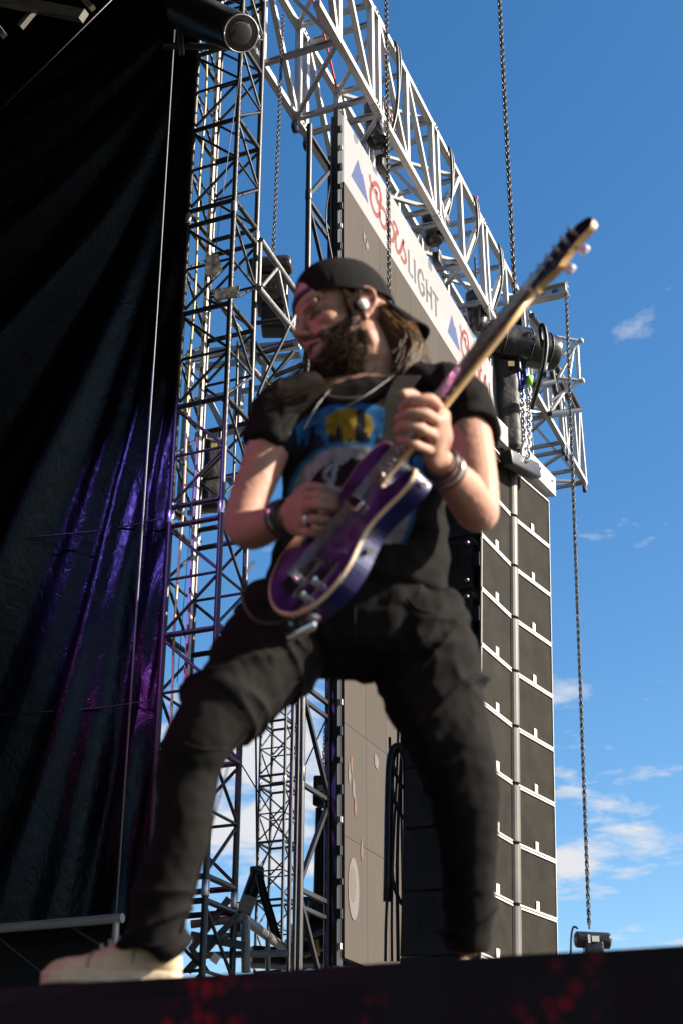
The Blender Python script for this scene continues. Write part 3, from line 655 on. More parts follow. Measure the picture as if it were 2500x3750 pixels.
sweep('connector', [at(1992, 1330, 9.72), at(1985, 1380, 9.74)], .032, M_slot, mo, 10, 1)
sweep('control_cable', [at(1995, 1240, 9.7), at(1985, 1330, 9.7), at(1955, 1440, 9.8), at(1938, 1490, 9.85)], .012, M_cableg, mo, 7, 6)
chain([at(1825, -30, 10.0), CH+Vector((0, 0, 8.40))], .041, .0125, M_chain, 'heavy black chain hanging from above onto the big chain motor')
tk = chain([at(1907, 1345, 9.9), at(1921, 1640, 9.93)], .040, .013, M_galv, 'bright steel chain hanging with a hook beside the black chain bag', name='hook_chain')
sweep('shackle', [at(1898, 1345, 9.86), at(1894, 1380, 9.85), at(1907, 1425, 9.85), at(1922, 1385, 9.85), at(1916, 1345, 9.86)], .022, M_bluep, tk, 8, 5)
sweep('ring', [at(1907, 1325, 9.86)+Vector((.045*math.cos(a), 0, .045*math.sin(a))) for a in np.linspace(0, 2*math.pi, 12)], .012, M_slot, tk, 8, 3)
sweep('hook', [at(1915, 1625, 9.9), at(1905, 1660, 9.9), at(1917, 1690, 9.9), at(1938, 1672, 9.9), at(1930, 1650, 9.9)], [.02, .022, .024, .018, .008], M_galv, tk, 10, 5)
tk2 = chain([at(1937, 1390, 9.93), at(1936, 1610, 9.95), at(1925, 1660, 9.93)], .040, .012, M_galv, 'second bright steel chain next to the hook chain beside the bag', name='hook_chain', sub=4)
tag(sweep('green_tag', [at(1938, 1380, 9.85), at(1934, 1408, 9.85)], .03, M_green, None, 8, 1), 'small bright green tag on the steel chain below the motor', 'tag')
# chain bag
def bag(label, px0, px1, py0, py1, d, seed):
    root = thing('chain_bag', label, 'bag', at((px0+px1)/2, py1, d)); V = []; Fc = []; n = 24; rows = 26
    a = at((px0+px1)/2, py0, d); b = at((px0+px1)/2, py1, d); hw = rad((px1-px0)/2, b)
    for j in range(rows):
        t = j/(rows-1); c = Vector((b.x, b.y, a.z+(b.z-a.z)*t))
        for i in range(n):
            an = 2*math.pi*i/n; rr = hw*(1+.05*math.sin(3*t+seed))*(1 if t < .95 else .93)
            cx, cy = math.cos(an), math.sin(an); sq = (abs(cx)**5+abs(cy)**5)**(-.2); k = rr*sq*(.92+.09*mnoise.noise(Vector((cx*1.5, cy*1.5+seed, t*5))))
            V.append(c+rightv*(k*cx)+fwdv*(k*cy*.8)+Vector((0, 0, 0 if t < .97 else .012*mnoise.noise(Vector((cx*2, cy*2, seed))))))
    for j in range(rows-1):
        for i in range(n): Fc.append((j*n+i, j*n+(i+1) % n, (j+1)*n+(i+1) % n, (j+1)*n+i))
    Fc += [tuple(range(n)), tuple((rows-1)*n+i for i in range(n))]
    mesh_obj('sack', V, Fc, M_fabric, root, True)
    q = at((px0*.45+px1*.55), py0+12, d-.3); box('maker_patch', q, (.05, .01, .045), M_rope, root, Quaternion((0, 0, 1), HEAD))
    for k in (-.6, .6): c = a+rightv*(hw*k); tube('bag_strap', c-Vector((0, 0, .05)), c+Vector((0, 0, .12)), .014, M_slot, root, 8)
    return root
bag('long black fabric chain bag hanging beside the loudspeaker column', 1818, 1912, 1320, 1648, 9.9, 1)
bag('black chain bag hanging behind the lattice tower', 735, 826, 1620, 1865, 11.2, 5)
# ================================================================== OTHER RIGGING
chain([at(1412, -30, 10.0), at(1426, 1300, 10.0)], .036, .0115, M_chain, 'black chain hanging in front of the screen behind the cap')
chain([at(1038, 60, 11.3), at(1000, 975, 11.3)], .034, .0105, M_chain, 'thinner black chain hanging between the tower and the screen')
IB = pl(2070, 1060, 1, 17.9)
chain([IB+Vector((0, 0, -.05)), at(2155, 3395, 18.2)], .050, .0155, M_chain, 'long black chain hanging at the far right from a beam end')
chain([pl(1204, 2480, 1, 15.0), pl(1180, 2880, 1, 15.0)], .045, .012, M_chain, 'small distant chain behind the ladder frame between the legs')
# I beam cantilever off the truss
ib = thing('i_beam', 'short pale steel I-beam sticking out from the truss\'s far end', 'beam', (XR+.2, 17.9, ZT+.1))
z0_ = IB.z; xa, xb = XR-.3, IB.x+.03
for dz in (-.085, .085): bar('flange', (xa, 17.9, z0_+dz), (xb, 17.9, z0_+dz), .16, .018, M_silverd, ib, (0, 0, 1))
bar('web', (xa, 17.9, z0_), (xb, 17.9, z0_), .014, .15, M_silverd, ib, (0, 0, 1))
for x in (xb-.02, xb-.42): box('stiffener', (x, 17.85, z0_), (.012, .08, .15), M_silverd, ib)
tube('round_mark', (xb-.2, 17.89, z0_), (xb-.2, 17.885, z0_), .05, M_bluep, ib, 20)
# black bracket frame and round tube truss at the truss's far end
bk = thing('black_bracket', 'black steel triangular bracket frame on the far end of the truss', 'bracket', (XR, 19.5, ZB))
for a, b in (((1945, 1155), (1990, 1215)), ((1955, 1410), (2065, 1392)), ((2062, 1390), (2120, 1500)), ((2120, 1502), (2010, 1515)), ((2012, 1330), (2045, 1505)), ((2040, 1380), (2100, 1500)), ((1970, 1412), (2005, 1255)), ((2030, 1330), (2078, 1440))):
    tube('strut', pl(*a, 0, XR+.12), pl(*b, 0, XR+.12), .045, M_tower, bk, 10)
rt = thing('round_truss', 'small round-tube silver truss end at the far right', 'truss', at(2080, 1330, 19))
for a, b in (((2035, 1235), (2120, 1250)), ((2110, 1250), (2118, 1395)), ((2040, 1385), (2125, 1395)), ((2118, 1250), (2045, 1380)), ((2060, 1300), (2110, 1250)), ((2015, 1470), (2122, 1395)), ((2015, 1505), (2060, 1440)), ((2100, 1260), (2080, 1390))):
    tube('tube', at(*a, 19), at(*b, 19), .03, M_silver, rt, 12)
for p in ((2122, 1250), (2126, 1396)): tube('knob', at(*p, 18.97), at(p[0]+8, p[1]-4, 18.97), .045, M_silver, rt, 12)
# hoist on the ground line at right
hg = thing('floor_chain_hoist', 'black chain hoist hanging low on the right above the stage edge', 'chain hoist', at(2157, 3480, 18.2))
p0 = at(2100, 3440, 18.2); p1 = at(2236, 3446, 18.2); dd = (p1-p0).normalized()
sweep('motor_barrel', [p0, p0+dd*.02, p0+dd*.06, p1-dd*.06, p1-dd*.02, p1], [.06, .09, .10, .10, .09, .05], M_hoist, hg, 20, 3)
bev_box('gear_case', (p0+p1)/2+Vector((0, 0, -.12)), (.24, .2, .2), .03, M_hoist, hg, Quaternion((0, 0, 1), HEAD))
for dx in (-.10, .10): tube('leg', (p0+p1)/2+rightv*dx+Vector((0, 0, -.15)), (p0+p1)/2+rightv*dx+Vector((0, 0, -.45)), .04, M_hoist, hg)
box('label_plate', (p0+p1)/2-fwdv*.105+rightv*.02, (.09, .004, .07), M_white, hg, Quaternion((0, 0, 1), HEAD)); box('label_plate', (p0+p1)/2-fwdv*.105-rightv*.06, (.03, .004, .1), M_white, hg, Quaternion((0, 0, 1), HEAD))
sweep('power_cable', [at(2115, 3400, 18.1), at(2098, 3395, 18.1), at(2090, 3430, 18.1), at(2088, 3500, 18.1)], .014, M_cable, hg, 7, 6)
# black arm truss and hoist behind the tower, left of the head
am = thing('arm_truss', 'worn black horizontal truss arm behind the tower left of the cap', 'truss', (TX+.1, 9.6, 9.2))
for a, b, r_ in (((955, 880), (1085, 1070), .030), ((948, 1055), (1075, 1210), .030), ((1085, 1070), (1200, 1240), .028), ((1075, 1210), (1190, 1370), .028)):
    tube('chord', pl(*a, 0, TX+.12), pl(*b, 0, TX+.12), r_, M_worn, am, 14)
for a, b in (((960, 1050), (1015, 985)), ((1020, 990), (1060, 1185)), ((955, 890), (950, 1050)), ((1085, 1080), (1075, 1205)), ((1062, 1190), (1110, 1110)), ((1110, 1110), (1150, 1300))):
    tube('brace', pl(*a, 0, TX+.12), pl(*b, 0, TX+.12), .017, M_worn, am, 10)
for a, b in (((790, 1085), (960, 1330)), ((870, 1290), (1060, 1500))): tube('chord', pl(*a, 0, TX-.35), pl(*b, 0, TX-.35), .028, M_worn, am, 12)
for a, b in (((925, 1185), (1070, 1165)), ((940, 1300), (1075, 1260)), ((1000, 1380), (1120, 1330)), ((930, 1250), (1015, 1370)), ((985, 1400), (1075, 1290))): tube('brace', at(*a, 11.0), at(*b, 11.0), .022, M_tower, am, 10)
hoist2 = thing('chain_hoist', 'black barrel-shaped chain hoist behind the tower to the left of the cap', 'chain hoist', at(1000, 1000, 11.3))
q0, q1 = at(905, 985, 11.2), at(1072, 970, 11.2); dq = (q1-q0).normalized()
sweep('motor_barrel', [q0, q0+dq*.03, q0+dq*.08, q1-dq*.08, q1-dq*.02, q1], [.06, .09, .105, .105, .09, .05], M_hoist, hoist2, 22, 3)
bev_box('gear_case', at(1000, 1085, 11.25), (.30, .26, .34), .03, M_hoist, hoist2, Quaternion((0, 0, 1), HEAD)); bev_box('chain_box', at(1005, 1170, 11.25), (.24, .22, .30), .03, M_slot, hoist2, Quaternion((0, 0, 1), HEAD))
for k in range(7): tube('bolt', at(940+18*k, 1052, 11.09), at(940+18*k, 1052, 11.07), .008, M_silverd, hoist2, 6)
tag(sweep('load_strap', [at(1062, 1190, 10.6), at(1035, 1250, 10.6), at(1000, 1320, 10.6), at(965, 1400, 10.6), at(945, 1450, 10.6)], .016, M_cable, None, 8, 6), 'twisted black load strap hanging off the truss arm', 'strap')
sg = thing('plate_bracket', 'worn steel plate bracket clamped inside the lattice tower', 'bracket', at(770, 990, 9.7))
prism('plate', [at(755, 935, 9.75), at(800, 930, 9.75), at(815, 985, 9.75), at(780, 1020, 9.75), at(750, 1000, 9.75)], fwdv, .02, M_worn, sg); prism('plate', [at(775, 1060, 9.7), at(880, 1045, 9.7), at(870, 1085, 9.7), at(790, 1095, 9.7)], fwdv, .02, M_worn, sg)
# pale aluminium frames further back behind the tower
bf = thing('rear_frame', 'pale aluminium box frame seen through the lattice tower', 'frame', pl(850, 1850, 1, 14.5))
YF = 14.5
def fb(name, a, b, w): bar(name, pl(*a, 1, YF), pl(*b, 1, YF), w, w, M_silver, bf)
for a, b, w in (((690, 1300), (1100, 1262), .10), ((720, 1345), (1100, 1300), .07), ((700, 1470), (1110, 1390), .06), ((720, 1600), (930, 1560), .09), ((690, 1880), (950, 1840), .06), ((690, 1780), (940, 1740), .05)): fb('beam', a, b, w)
for a, b, w in (((888, 1320), (870, 1560), .10), ((972, 1320), (965, 1540), .07), ((700, 1300), (660, 1900), .09), ((760, 1450), (830, 1590), .07), ((905, 1330), (1010, 1440), .06), ((840, 1760), (930, 1890), .05), ((690, 1620), (740, 1760), .05), ((890, 1620), (915, 1840), .05)): fb('strut', a, b, w)
tag(sweep('red_line', [pl(680, 1330, 1, 14.3), pl(880, 1290, 1, 14.3), pl(1100, 1240, 1, 14.3)], .011, M_red, None, 6, 4), 'thin red line stretched over the pale frame behind the tower', 'strap')
tag(sweep('yellow_cable', [pl(750, 1465, 1, 14.3), pl(790, 1510, 1, 14.3), pl(828, 1560, 1, 14.3)], .012, M_yellow, None, 6, 4), 'short yellow cable behind the lattice tower', 'cable')
tag(sweep('cable', [at(872, 1250, 10.4), at(866, 1500, 10.4), at(850, 1900, 10.4)], .012, M_cable, None, 6, 4), 'black cable hanging inside the lattice tower', 'cable')
# moving head spotlight at the top
mh = thing('moving_head_light', 'black moving-head stage spotlight at the top of the tower', 'stage light', at(760, 60, 8.6))
la, lb = at(672, 40, 8.75), at(882, 122, 8.05); ld = (lb-la).normalized()
sweep('head', [la, la+ld*.03, la+ld*.10, la+(lb-la)*.5, lb-ld*.06, lb], [.10, .145, .165, .165, .148, .142], M_blackplastic, mh, 30, 3)

sweep('ring_edge', [lb+ld*.012+(ld.orthogonal().normalized()*math.cos(a)+ld.cross(ld.orthogonal().normalized())*math.sin(a))*.138 for a in np.linspace(0, 2*math.pi, 26)], .006, M_silverd, mh, 6, 2)
bm = bmesh.new(); bmesh.ops.create_uvsphere(bm, u_segments=20, v_segments=10, radius=.10); gl = from_bm(bm, 'lens', True)
gl.materials.append(mat('lens_glass', (.03, .027, .03), .06, 0, .2, 5, coat=1, rvar=.02)); put('lens', gl, mh, mw=Matrix.Translation(lb+ld*.004) @ ld.to_track_quat('Z', 'Y').to_matrix().to_4x4() @ Matrix.Diagonal((.95, .95, .22, 1)))
bev_box('yoke', at(742, 5, 8.5), (.10, .22, .42), .03, M_slot, mh, Quaternion((0, 0, 1), HEAD)); bev_box('base', at(700, -60, 8.6), (.5, .4, .2), .03, M_slot, mh)
tube('mounting_bar', at(600, 168, 8.75), at(880, 172, 8.75), .028, M_slot, mh)
for px in (655, 668): tag(sweep('power_cable', [at(px, -20, 8.6), at(px-6, 60, 8.6), at(px+4, 200, 8.6)], .012, M_wire, None, 6, 4), ('left' if px == 655 else 'right')+' one of two pale cables hanging behind the spotlight', 'cable')
# hanging cable bundle between screen and loudspeakers
cb_ = [(1425, 2700, 1415, 3520, 9), (1452, 2560, 1435, 3520, 8), (1468, 2620, 1452, 3520, 11), (1478, 2480, 1466, 3520, 7), (1492, 2600, 1480, 3520, 9), (1500, 2560, 1494, 3520, 8)]
words = ['leftmost', 'second from the left', 'third from the left', 'third from the right', 'second from the right', 'rightmost']
for i, (a, b, c, d, w) in enumerate(cb_):
    P = [at(a+(c-a)*t+6*math.sin(t*5+i), b+(d-b)*t, 10.15+.03*i) for t in np.linspace(0, 1, 8)]
    tag(sweep('cable', P, rad(w, P[3])*.62, M_cable, None, 8, 4), 'black cable hanging beside the loudspeaker column, '+words[i]+' of six', 'cable', 'cables hanging beside the loudspeakers')
tag(sweep('cable_loop', [at(1418, 3300, 10.1), at(1424, 2900, 10.1), at(1432, 2770, 10.1), at(1455, 2735, 10.1), at(1480, 2765, 10.1), at(1490, 2850, 10.1), at(1488, 3300, 10.1)], .034, M_cable, None, 10, 6), 'thick black cable folded over in a loop beside the loudspeakers', 'cable')
for i, (py, lab) in enumerate(((2860, 'upper'), (3180, 'middle'), (2750, 'highest'))):
    tag(sweep('jumper_cable', [at(1432, py, 10.08), at(1440, py+60, 10.08), at(1470, py+130, 10.05), at(1520, py+145, 10.0)], .014, M_cable, None, 7, 6), lab+' black jumper cable curving from the bundle into the loudspeakers', 'cable')
# platform pipework, outriggers and clutter low between the legs
pr = thing('pipe_railing', 'worn shiny pipe railing low between the guitarist\'s legs', 'railing', at(960, 3500, 11.2))
for a, b, da, db, r_ in (((890, 3360), (1045, 3475), 10.6, 12.4, .038), ((700, 3385), (893, 3362), 10.6, 10.6, .03), ((900, 3372), (902, 3560), 10.6, 10.6, .034), ((982, 3425), (982, 3560), 11.5, 11.5, .02), ((705, 3440), (890, 3420), 10.6, 10.6, .02), ((700, 3500), (1060, 3490), 10.7, 10.7, .025)):
    tube('pipe', at(*a, da), at(*b, db), r_, M_worn, pr, 14)
ou = thing('outrigger', 'thick black outrigger pole leaning up to the far tower\'s wire', 'pole', at(870, 3400, 14))
tube('pole', at(866, 3420, 14), at(945, 3200, 14), .075, M_tower, ou, 16); bev_box('label_sleeve', at(905, 3310, 13.9), (.15, .03, .16), .01, M_cableg, ou, Quaternion((0, 1, 0), .35))
bev_box('clevis', at(942, 3196, 14), (.12, .1, .12), .02, M_worn, ou)
sweep('strap', [at(948, 3200, 13.95), at(965, 3270, 13.9), at(990, 3350, 13.9), at(1010, 3420, 13.9), at(1030, 3490, 13.9)], .045, M_cable, ou, 8, 6)
for i, (a, b, dd_, lab) in enumerate((((938, 2700), (943, 3200), 14, 'steel guy wire running straight up from the outrigger'), ((880, 2790), (1080, 3120), 15, 'thin guy wire crossing down to the right behind the legs'), ((955, 3190), (1075, 2900), 15, 'thin guy wire rising to the right from the outrigger head'), ((1210, 2600), (1120, 2800), 15, 'thin wire slanting behind the ladder frame'))):
    tag(sweep('guy_wire', [at(*a, dd_), at(*b, dd_)], .011 if i == 0 else .008, M_wire, None, 6, 1), lab, 'wire')
# chain hoists parked on tall cases behind the ladder frame
st = thing('hoist_stand', 'distant black hoist on a bundle of dark poles behind the ladder frame', 'chain hoist', at(1195, 3450, 15))
bev_box('gear_case', at(1200, 2885, 15), (.30, .3, .2), .03, M_hoist, st, Quaternion((0, 0, 1), HEAD)); box('label_plate', at(1202, 2885, 14.84), (.22, .004, .06), M_white, st, Quaternion((0, 0, 1), HEAD))
for i, px in enumerate((1168, 1180, 1193, 1205, 1215)): tube('pole', at(px, 2960+10*i, 15), at(px-14, 3520, 15), .035+.008*(i % 2), M_tower, st, 10)
for k in range(4): bev_box('clamp', at(1165+14*k, 2930+8*(k % 2), 14.95), (.09, .09, .12), .015, M_worn if k % 2 else M_slot, st)
cu = thing('equipment_pile', 'dark pile of scaffold parts and cases above the stage edge', 'equipment', at(1150, 3540, 13.5))
for i, (px, py, w, h) in enumerate(((1160, 3330, .32, .18), (1190, 3400, .5, .22), (1120, 3450, .3, .3), (1190, 3490, .7, .25), (1020, 3510, .6, .16))): bev_box('case', at(px, py, 13.5+.2*(i % 3)), (w, .3, h), .02, M_slot, cu, Quaternion((0, 0, 1), HEAD+.1*i))
for a, b in (((1115, 3440), (1230, 3390)), ((1115, 3500), (1235, 3450)), ((1100, 3480), (1140, 3300)), ((1060, 3460), (1120, 3500))): tube('tube', at(*a, 13.2), at(*b, 13.2), .024, M_worn, cu, 10)
sweep('yellow_strap', [at(1163, 3440, 13.1), at(1166, 3500, 13.1)], .018, M_yellow, cu, 6, 1)
pb_ = thing('platform_bracket', 'black steel platform bracket beside the tower foot', 'bracket', at(760, 3520, 10.3))
for a, b, r_ in (((700, 3425), (900, 3465), .026), ((690, 3560), (870, 3350), .02), ((700, 3470), (760, 3560), .02), ((840, 3290), (700, 3480), .022)): bar('member', at(*a, 10.45), at(*b, 10.45), r_*2, r_*2, M_tower, pb_)
box('paper_tag', at(790, 3510, 10.2), (.06, .01, .06), M_white, pb_, Quaternion((0, 1, 0), .6))
# ------------------------------------------------------------------ stage lamps that tint curtain and player (fixtures hung under the roof, left of the frame)
def stage_lamp(label, p, target, col, power, ang, size=.06):
    p = Vector(p); target = Vector(target); d = (target-p).normalized(); root = thing('stage_light', label, 'stage light', p, 'coloured stage lights under the roof')
    sweep('housing', [p-d*.30, p-d*.28, p-d*.02, p], [.09, .12, .12, .11], M_blackplastic, root, 20, 2)
    tube('yoke', p-d*.15+Vector((0, 0, .1)), p-d*.15+Vector((0, 0, .45)), .02, M_slot, root)
    bm = bmesh.new(); bmesh.ops.create_circle(bm, cap_ends=True, segments=20, radius=.09); me = from_bm(bm, 'lens')
    me.materials.append(mat('lens_'+label[:8], col, .3, 0, .05, 5, emit=col, estr=6)); put('lens', me, root, mw=Matrix.LocRotScale(p+d*.004, d.to_track_quat('Z', 'Y'), Vector((1, 1, 1))))
    l = bpy.data.lights.new('beam', 'SPOT'); l.energy = power; l.color = col; l.spot_size = R(ang); l.spot_blend = .6; l.shadow_soft_size = size
    o = bpy.data.objects.new('beam', l); COL.objects.link(o); o.parent = root; WM[o.name] = Matrix.LocRotScale(p+d*.02, (-d).to_track_quat('Z', 'Y'), Vector((1, 1, 1))); o.matrix_basis = WM[root.name].inverted() @ WM[o.name]
stage_lamp('violet stage light hung under the roof', (-6.6, 1.4, 11.4), (-5.32, 9.1, 6.2), (.36, .20, 1.0), 1500, 17, .12)
stage_lamp('magenta stage light hung under the roof', (-7.2, 2.6, 9.2), (-5.42, 9.1, 4.8), (1.0, .04, .28), 260, 14, .12)
stage_lamp('pink wash light hung over the stage', (-4.6, -.4, 5.4), (-1.2, 2.4, 2.9), (1.0, .34, .62), 95, 34, .1)
# ================================================================== GUITARIST
def PD(px, py, D): return CAM + ray(px, py)*D
VV = -_f                                                   # towards the camera
def loft(pts, rx, ry, ref, n=24, sub=4, cap=.5):
    """closed elliptical tube; rx measured along ref (made normal to the path), ry along the other axis; rounded ends"""
    k = len(pts); C = catmull(pts, sub) if sub > 1 else [np.array(p, float) for p in pts]; m = len(C); tt = np.linspace(0, 1, m)
    def ev(r): return np.interp(tt, np.linspace(0, 1, k), r if hasattr(r, '__len__') else [r]*k)
    a, b = ev(rx), ev(ry); C = [Vector(c) for c in C]
    # rounded caps
    t0 = (C[0]-C[1]).normalized(); t1 = (C[-1]-C[-2]).normalized()
    pre = [(C[0]+t0*(cap*a[0]*math.sin(x)), math.cos(x)) for x in (1.45, 1.0, .5)] if cap else []
    post = [(C[-1]+t1*(cap*a[-1]*math.sin(x)), math.cos(x)) for x in (.5, 1.0, 1.45)] if cap else []
    rings = [(c, a[0]*s, b[0]*s) for c, s in pre]+list(zip(C, a, b))+[(c, a[-1]*s, b[-1]*s) for c, s in post]
    V = []; Fc = []
    for i, (c, ra, rb_) in enumerate(rings):
        t = (rings[min(i+1, len(rings)-1)][0]-rings[max(i-1, 0)][0]).normalized(); x = Vector(ref)-t*Vector(ref).dot(t); x.normalize(); y = t.cross(x)
        for j in range(n): w = 2*math.pi*j/n; V.append(c+x*(ra*math.cos(w))+y*(rb_*math.sin(w)))
    for i in range(len(rings)-1):
        for j in range(n): Fc.append((i*n+j, i*n+(j+1) % n, (i+1)*n+(j+1) % n, (i+1)*n+j))
    Fc.append(tuple(range(n))[::-1]); Fc.append(tuple((len(rings)-1)*n+j for j in range(n)))
    return V, Fc
def ellip(M4, u=24, v=14):
    V = []; Fc = []
    for i in range(1, v):
        for j in range(u): a = math.pi*i/v; b = 2*math.pi*j/u; V.append(M4 @ Vector((math.sin(a)*math.cos(b), math.sin(a)*math.sin(b), math.cos(a))))
    t = len(V); V += [M4 @ Vector((0, 0, 1)), M4 @ Vector((0, 0, -1))]
    for i in range(v-2):
        for j in range(u): Fc.append((i*u+j, (i+1)*u+j, (i+1)*u+(j+1) % u, i*u+(j+1) % u))
    for j in range(u): Fc.append((t, j, (j+1) % u)); Fc.append((t+1, (v-2)*u+(j+1) % u, (v-2)*u+j))
    return V, Fc
def union(parts, voxel, smooth=2):
    V = []; Fc = []
    for v, f in parts:
        b = len(V); V += [tuple(x) for x in v]; Fc += [tuple(i+b for i in q) for q in f]
    me = bpy.data.meshes.new('u'); me.from_pydata(V, [], Fc)
    bm = bmesh.new(); bm.from_mesh(me); bmesh.ops.recalc_face_normals(bm, faces=bm.faces); bm.to_mesh(me); bm.free()
    o = bpy.data.objects.new('u', me); COL.objects.link(o); md = o.modifiers.new('r', 'REMESH'); md.mode = 'VOXEL'; md.voxel_size = voxel; md.adaptivity = 0
    if smooth: sm = o.modifiers.new('s', 'SMOOTH'); sm.factor = .5; sm.iterations = smooth
    dg = bpy.context.evaluated_depsgraph_get(); dg.update(); r = bpy.data.meshes.new_from_object(o.evaluated_get(dg)); bpy.data.objects.remove(o); bpy.data.meshes.remove(me)
    r.polygons.foreach_set('use_smooth', [True]*len(r.polygons)); return r
def verts_np(me):
    a = np.empty(len(me.vertices)*3); me.vertices.foreach_get('co', a); n = np.empty(len(me.vertices)*3); me.vertices.foreach_get('normal', n); return a.reshape(-1, 3), n.reshape(-1, 3)
def set_verts(me, a): me.vertices.foreach_set('co', a.astype(np.float32).ravel()); me.update()
def set_col(me, c):
    at_ = me.color_attributes.new('col', 'FLOAT_COLOR', 'POINT'); q = np.ones((len(c), 4), np.float32); q[:, :3] = c; at_.data.foreach_set('color', q.ravel())
def vcol_mat(name, rough, bump, bscale, sss=0, sheen=0, var=.12, scale=30, spec=.4):
    m = bpy.data.materials.new(name); t, b = nodes_of(m); N = t.nodes; L = t.links
    at_ = N.new('ShaderNodeAttribute'); at_.attribute_name = 'col'; tcn = N.new('ShaderNodeTexCoord')
    n = N.new('ShaderNodeTexNoise'); n.inputs['Scale'].default_value = scale; n.inputs['Detail'].default_value = 5; L.new(tcn.outputs['Object'], n.inputs['Vector'])
    r_ = N.new('ShaderNodeMapRange'); r_.inputs[3].default_value = 1-var; r_.inputs[4].default_value = 1+var; L.new(n.outputs[0], r_.inputs[0])
    vm = N.new('ShaderNodeVectorMath'); vm.operation = 'SCALE'; L.new(at_.outputs['Color'], vm.inputs[0]); L.new(r_.outputs[0], vm.inputs[3]); L.new(vm.outputs[0], b.inputs['Base Color'])
    n2 = N.new('ShaderNodeTexNoise'); n2.inputs['Scale'].default_value = bscale; n2.inputs['Detail'].default_value = 3; L.new(tcn.outputs['Object'], n2.inputs['Vector'])
    bp = N.new('ShaderNodeBump'); bp.inputs['Strength'].default_value = bump; bp.inputs['Distance'].default_value = .003; L.new(n2.outputs[0], bp.inputs['Height']); L.new(bp.outputs[0], b.inputs['Normal'])
    b.inputs['Roughness'].default_value = rough; b.inputs['Specular IOR Level'].default_value = spec
    if sss: b.inputs['Subsurface Weight'].default_value = sss; b.inputs['Subsurface Radius'].default_value = (.010, .004, .002); b.inputs['Subsurface Scale'].default_value = 1
    if sheen: b.inputs['Sheen Weight'].default_value = sheen; b.inputs['Sheen Roughness'].default_value = .6
    return m
M_skin = vcol_mat('skin', .58, .25, 260, sss=.12, var=.14, scale=26, spec=.28)
M_shirt = vcol_mat('printed_cotton', .88, .35, 420, sheen=0, var=.16, scale=18, spec=.06)
M_trous = vcol_mat('black_denim', .82, .45, 520, sheen=0, var=.22, scale=14, spec=.08)
M_hair = mat('brown_hair', (.085, .045, .020), .38, 0, .4, 30, col2=(.22, .12, .05), rvar=.08)
M_beard = mat('dark_beard', (.026, .014, .008), .75, 0, .4, 40, col2=(.075, .042, .022), rvar=.08, spec=.12)
M_cap = mat('black_cap_cloth', (.008, .008, .0085), .85, 0, .35, 25, .45, 500, spec=.1)
M_shoe = mat('tan_suede', (.48, .36, .22), .8, 0, .18, 18, .35, 160)
M_sole = mat('pale_rubber_sole', (.50, .40, .27), .7, 0, .15, 20, .2, 80)
MAN = thing('person', 'guitarist in black T-shirt, black jeans and backwards cap leaning in a wide stance', 'person', PD(1150, 3520, 2.72))
MAN.location.z = STZ; WM[MAN.name] = Matrix.Translation(MAN.location)
# ---- head frame
HC = PD(1262, 1188, 3.28); HS = 1.08
yaw = R(66); Fh = (-rightv*math.sin(yaw) - fwdv*math.cos(yaw)).normalized()
Fh = (Fh*math.cos(R(13)) - upv*math.sin(R(13))).normalized(); Uh = (upv-Fh*upv.dot(Fh)).normalized(); 
roll = Quaternion(Fh, R(5)); Uh = roll @ Uh; Lh = Uh.cross(Fh).normalized()          # Lh: his left, towards the camera
HM = Matrix.Translation(HC) @ frame(-Lh, Fh, Uh).to_4x4() @ Matrix.Diagonal((HS, HS, HS, 1))     # local x = his right
HMI = HM.inverted()
def H(x, y, z): return HM @ Vector((x, y, z))
def he(c, r, rot=None):
    return ellip(HM @ Matrix.LocRotScale(Vector(c), rot, Vector(r)))
def ht(pts, r, n=10): return loft([H(*p) for p in pts], [x*HS for x in r], [x*HS for x in r], Uh+Vector((.013, .017, 0)), n, 3, .8)
parts = []
parts += [he((0, -.015, .045), (.074, .097, .088)), he((0, .032, -.015), (.060, .062, .085)), he((0, .026, -.080), (.054, .060, .044)), he((0, .073, -.103), (.024, .022, .022))]
parts += [he((0, .079, .022), (.048, .020, .013)), he((0, .072, .05), (.05, .025, .03))]
parts += [ht([(0, .088, .016), (0, .105, -.008), (0, .119, -.031)], [.0085, .0095, .0105])]
for s in (-1, 1):
    parts += [he((s*.010, .105, -.036), (.0085, .011, .0075)), he((s*.043, .057, -.022), (.022, .028, .017)), he((s*.030, .080, .000), (.015, .012, .010)),
              he((s*.034, .084, .020), (.020, .010, .007), Quaternion((0, 1, 0), -s*.25)), he((s*.028, .074, -.050), (.018, .018, .024))]
    # ear: plate, rim and lobe
    parts += [he((s*.076, -.012, -.002), (.006, .019, .031), Quaternion((0, 0, 1), s*.35)), he((s*.075, -.004, -.032), (.007, .010, .010))]
    parts += [ht([(s*.072, .006, .012), (s*.078, .002, .028), (s*.084, -.018, .036), (s*.088, -.033, .024), (s*.087, -.034, .002), (s*.081, -.022, -.020), (s*.076, -.008, -.034)], [.004, .0045, .005, .005, .0048, .0045, .005], 8)]
    parts += [ht([(s*.073, .008, -.004), (s*.080, .004, -.010)], [.005, .003], 8)]
# lips around an open, gritted mouth
lipu = [(-.028, .082, -.066), (-.014, .096, -.060), (0, .101, -.0585), (.014, .096, -.060), (.028, .082, -.066)]
lipl = [(-.028, .081, -.068), (-.014, .091, -.082), (0, .095, -.085), (.014, .091, -.082), (.028, .081, -.068)]
parts += [ht(lipu, [.003, .0045, .0050, .0045, .003]), ht(lipl, [.003, .005, .0058, .005, .003])]
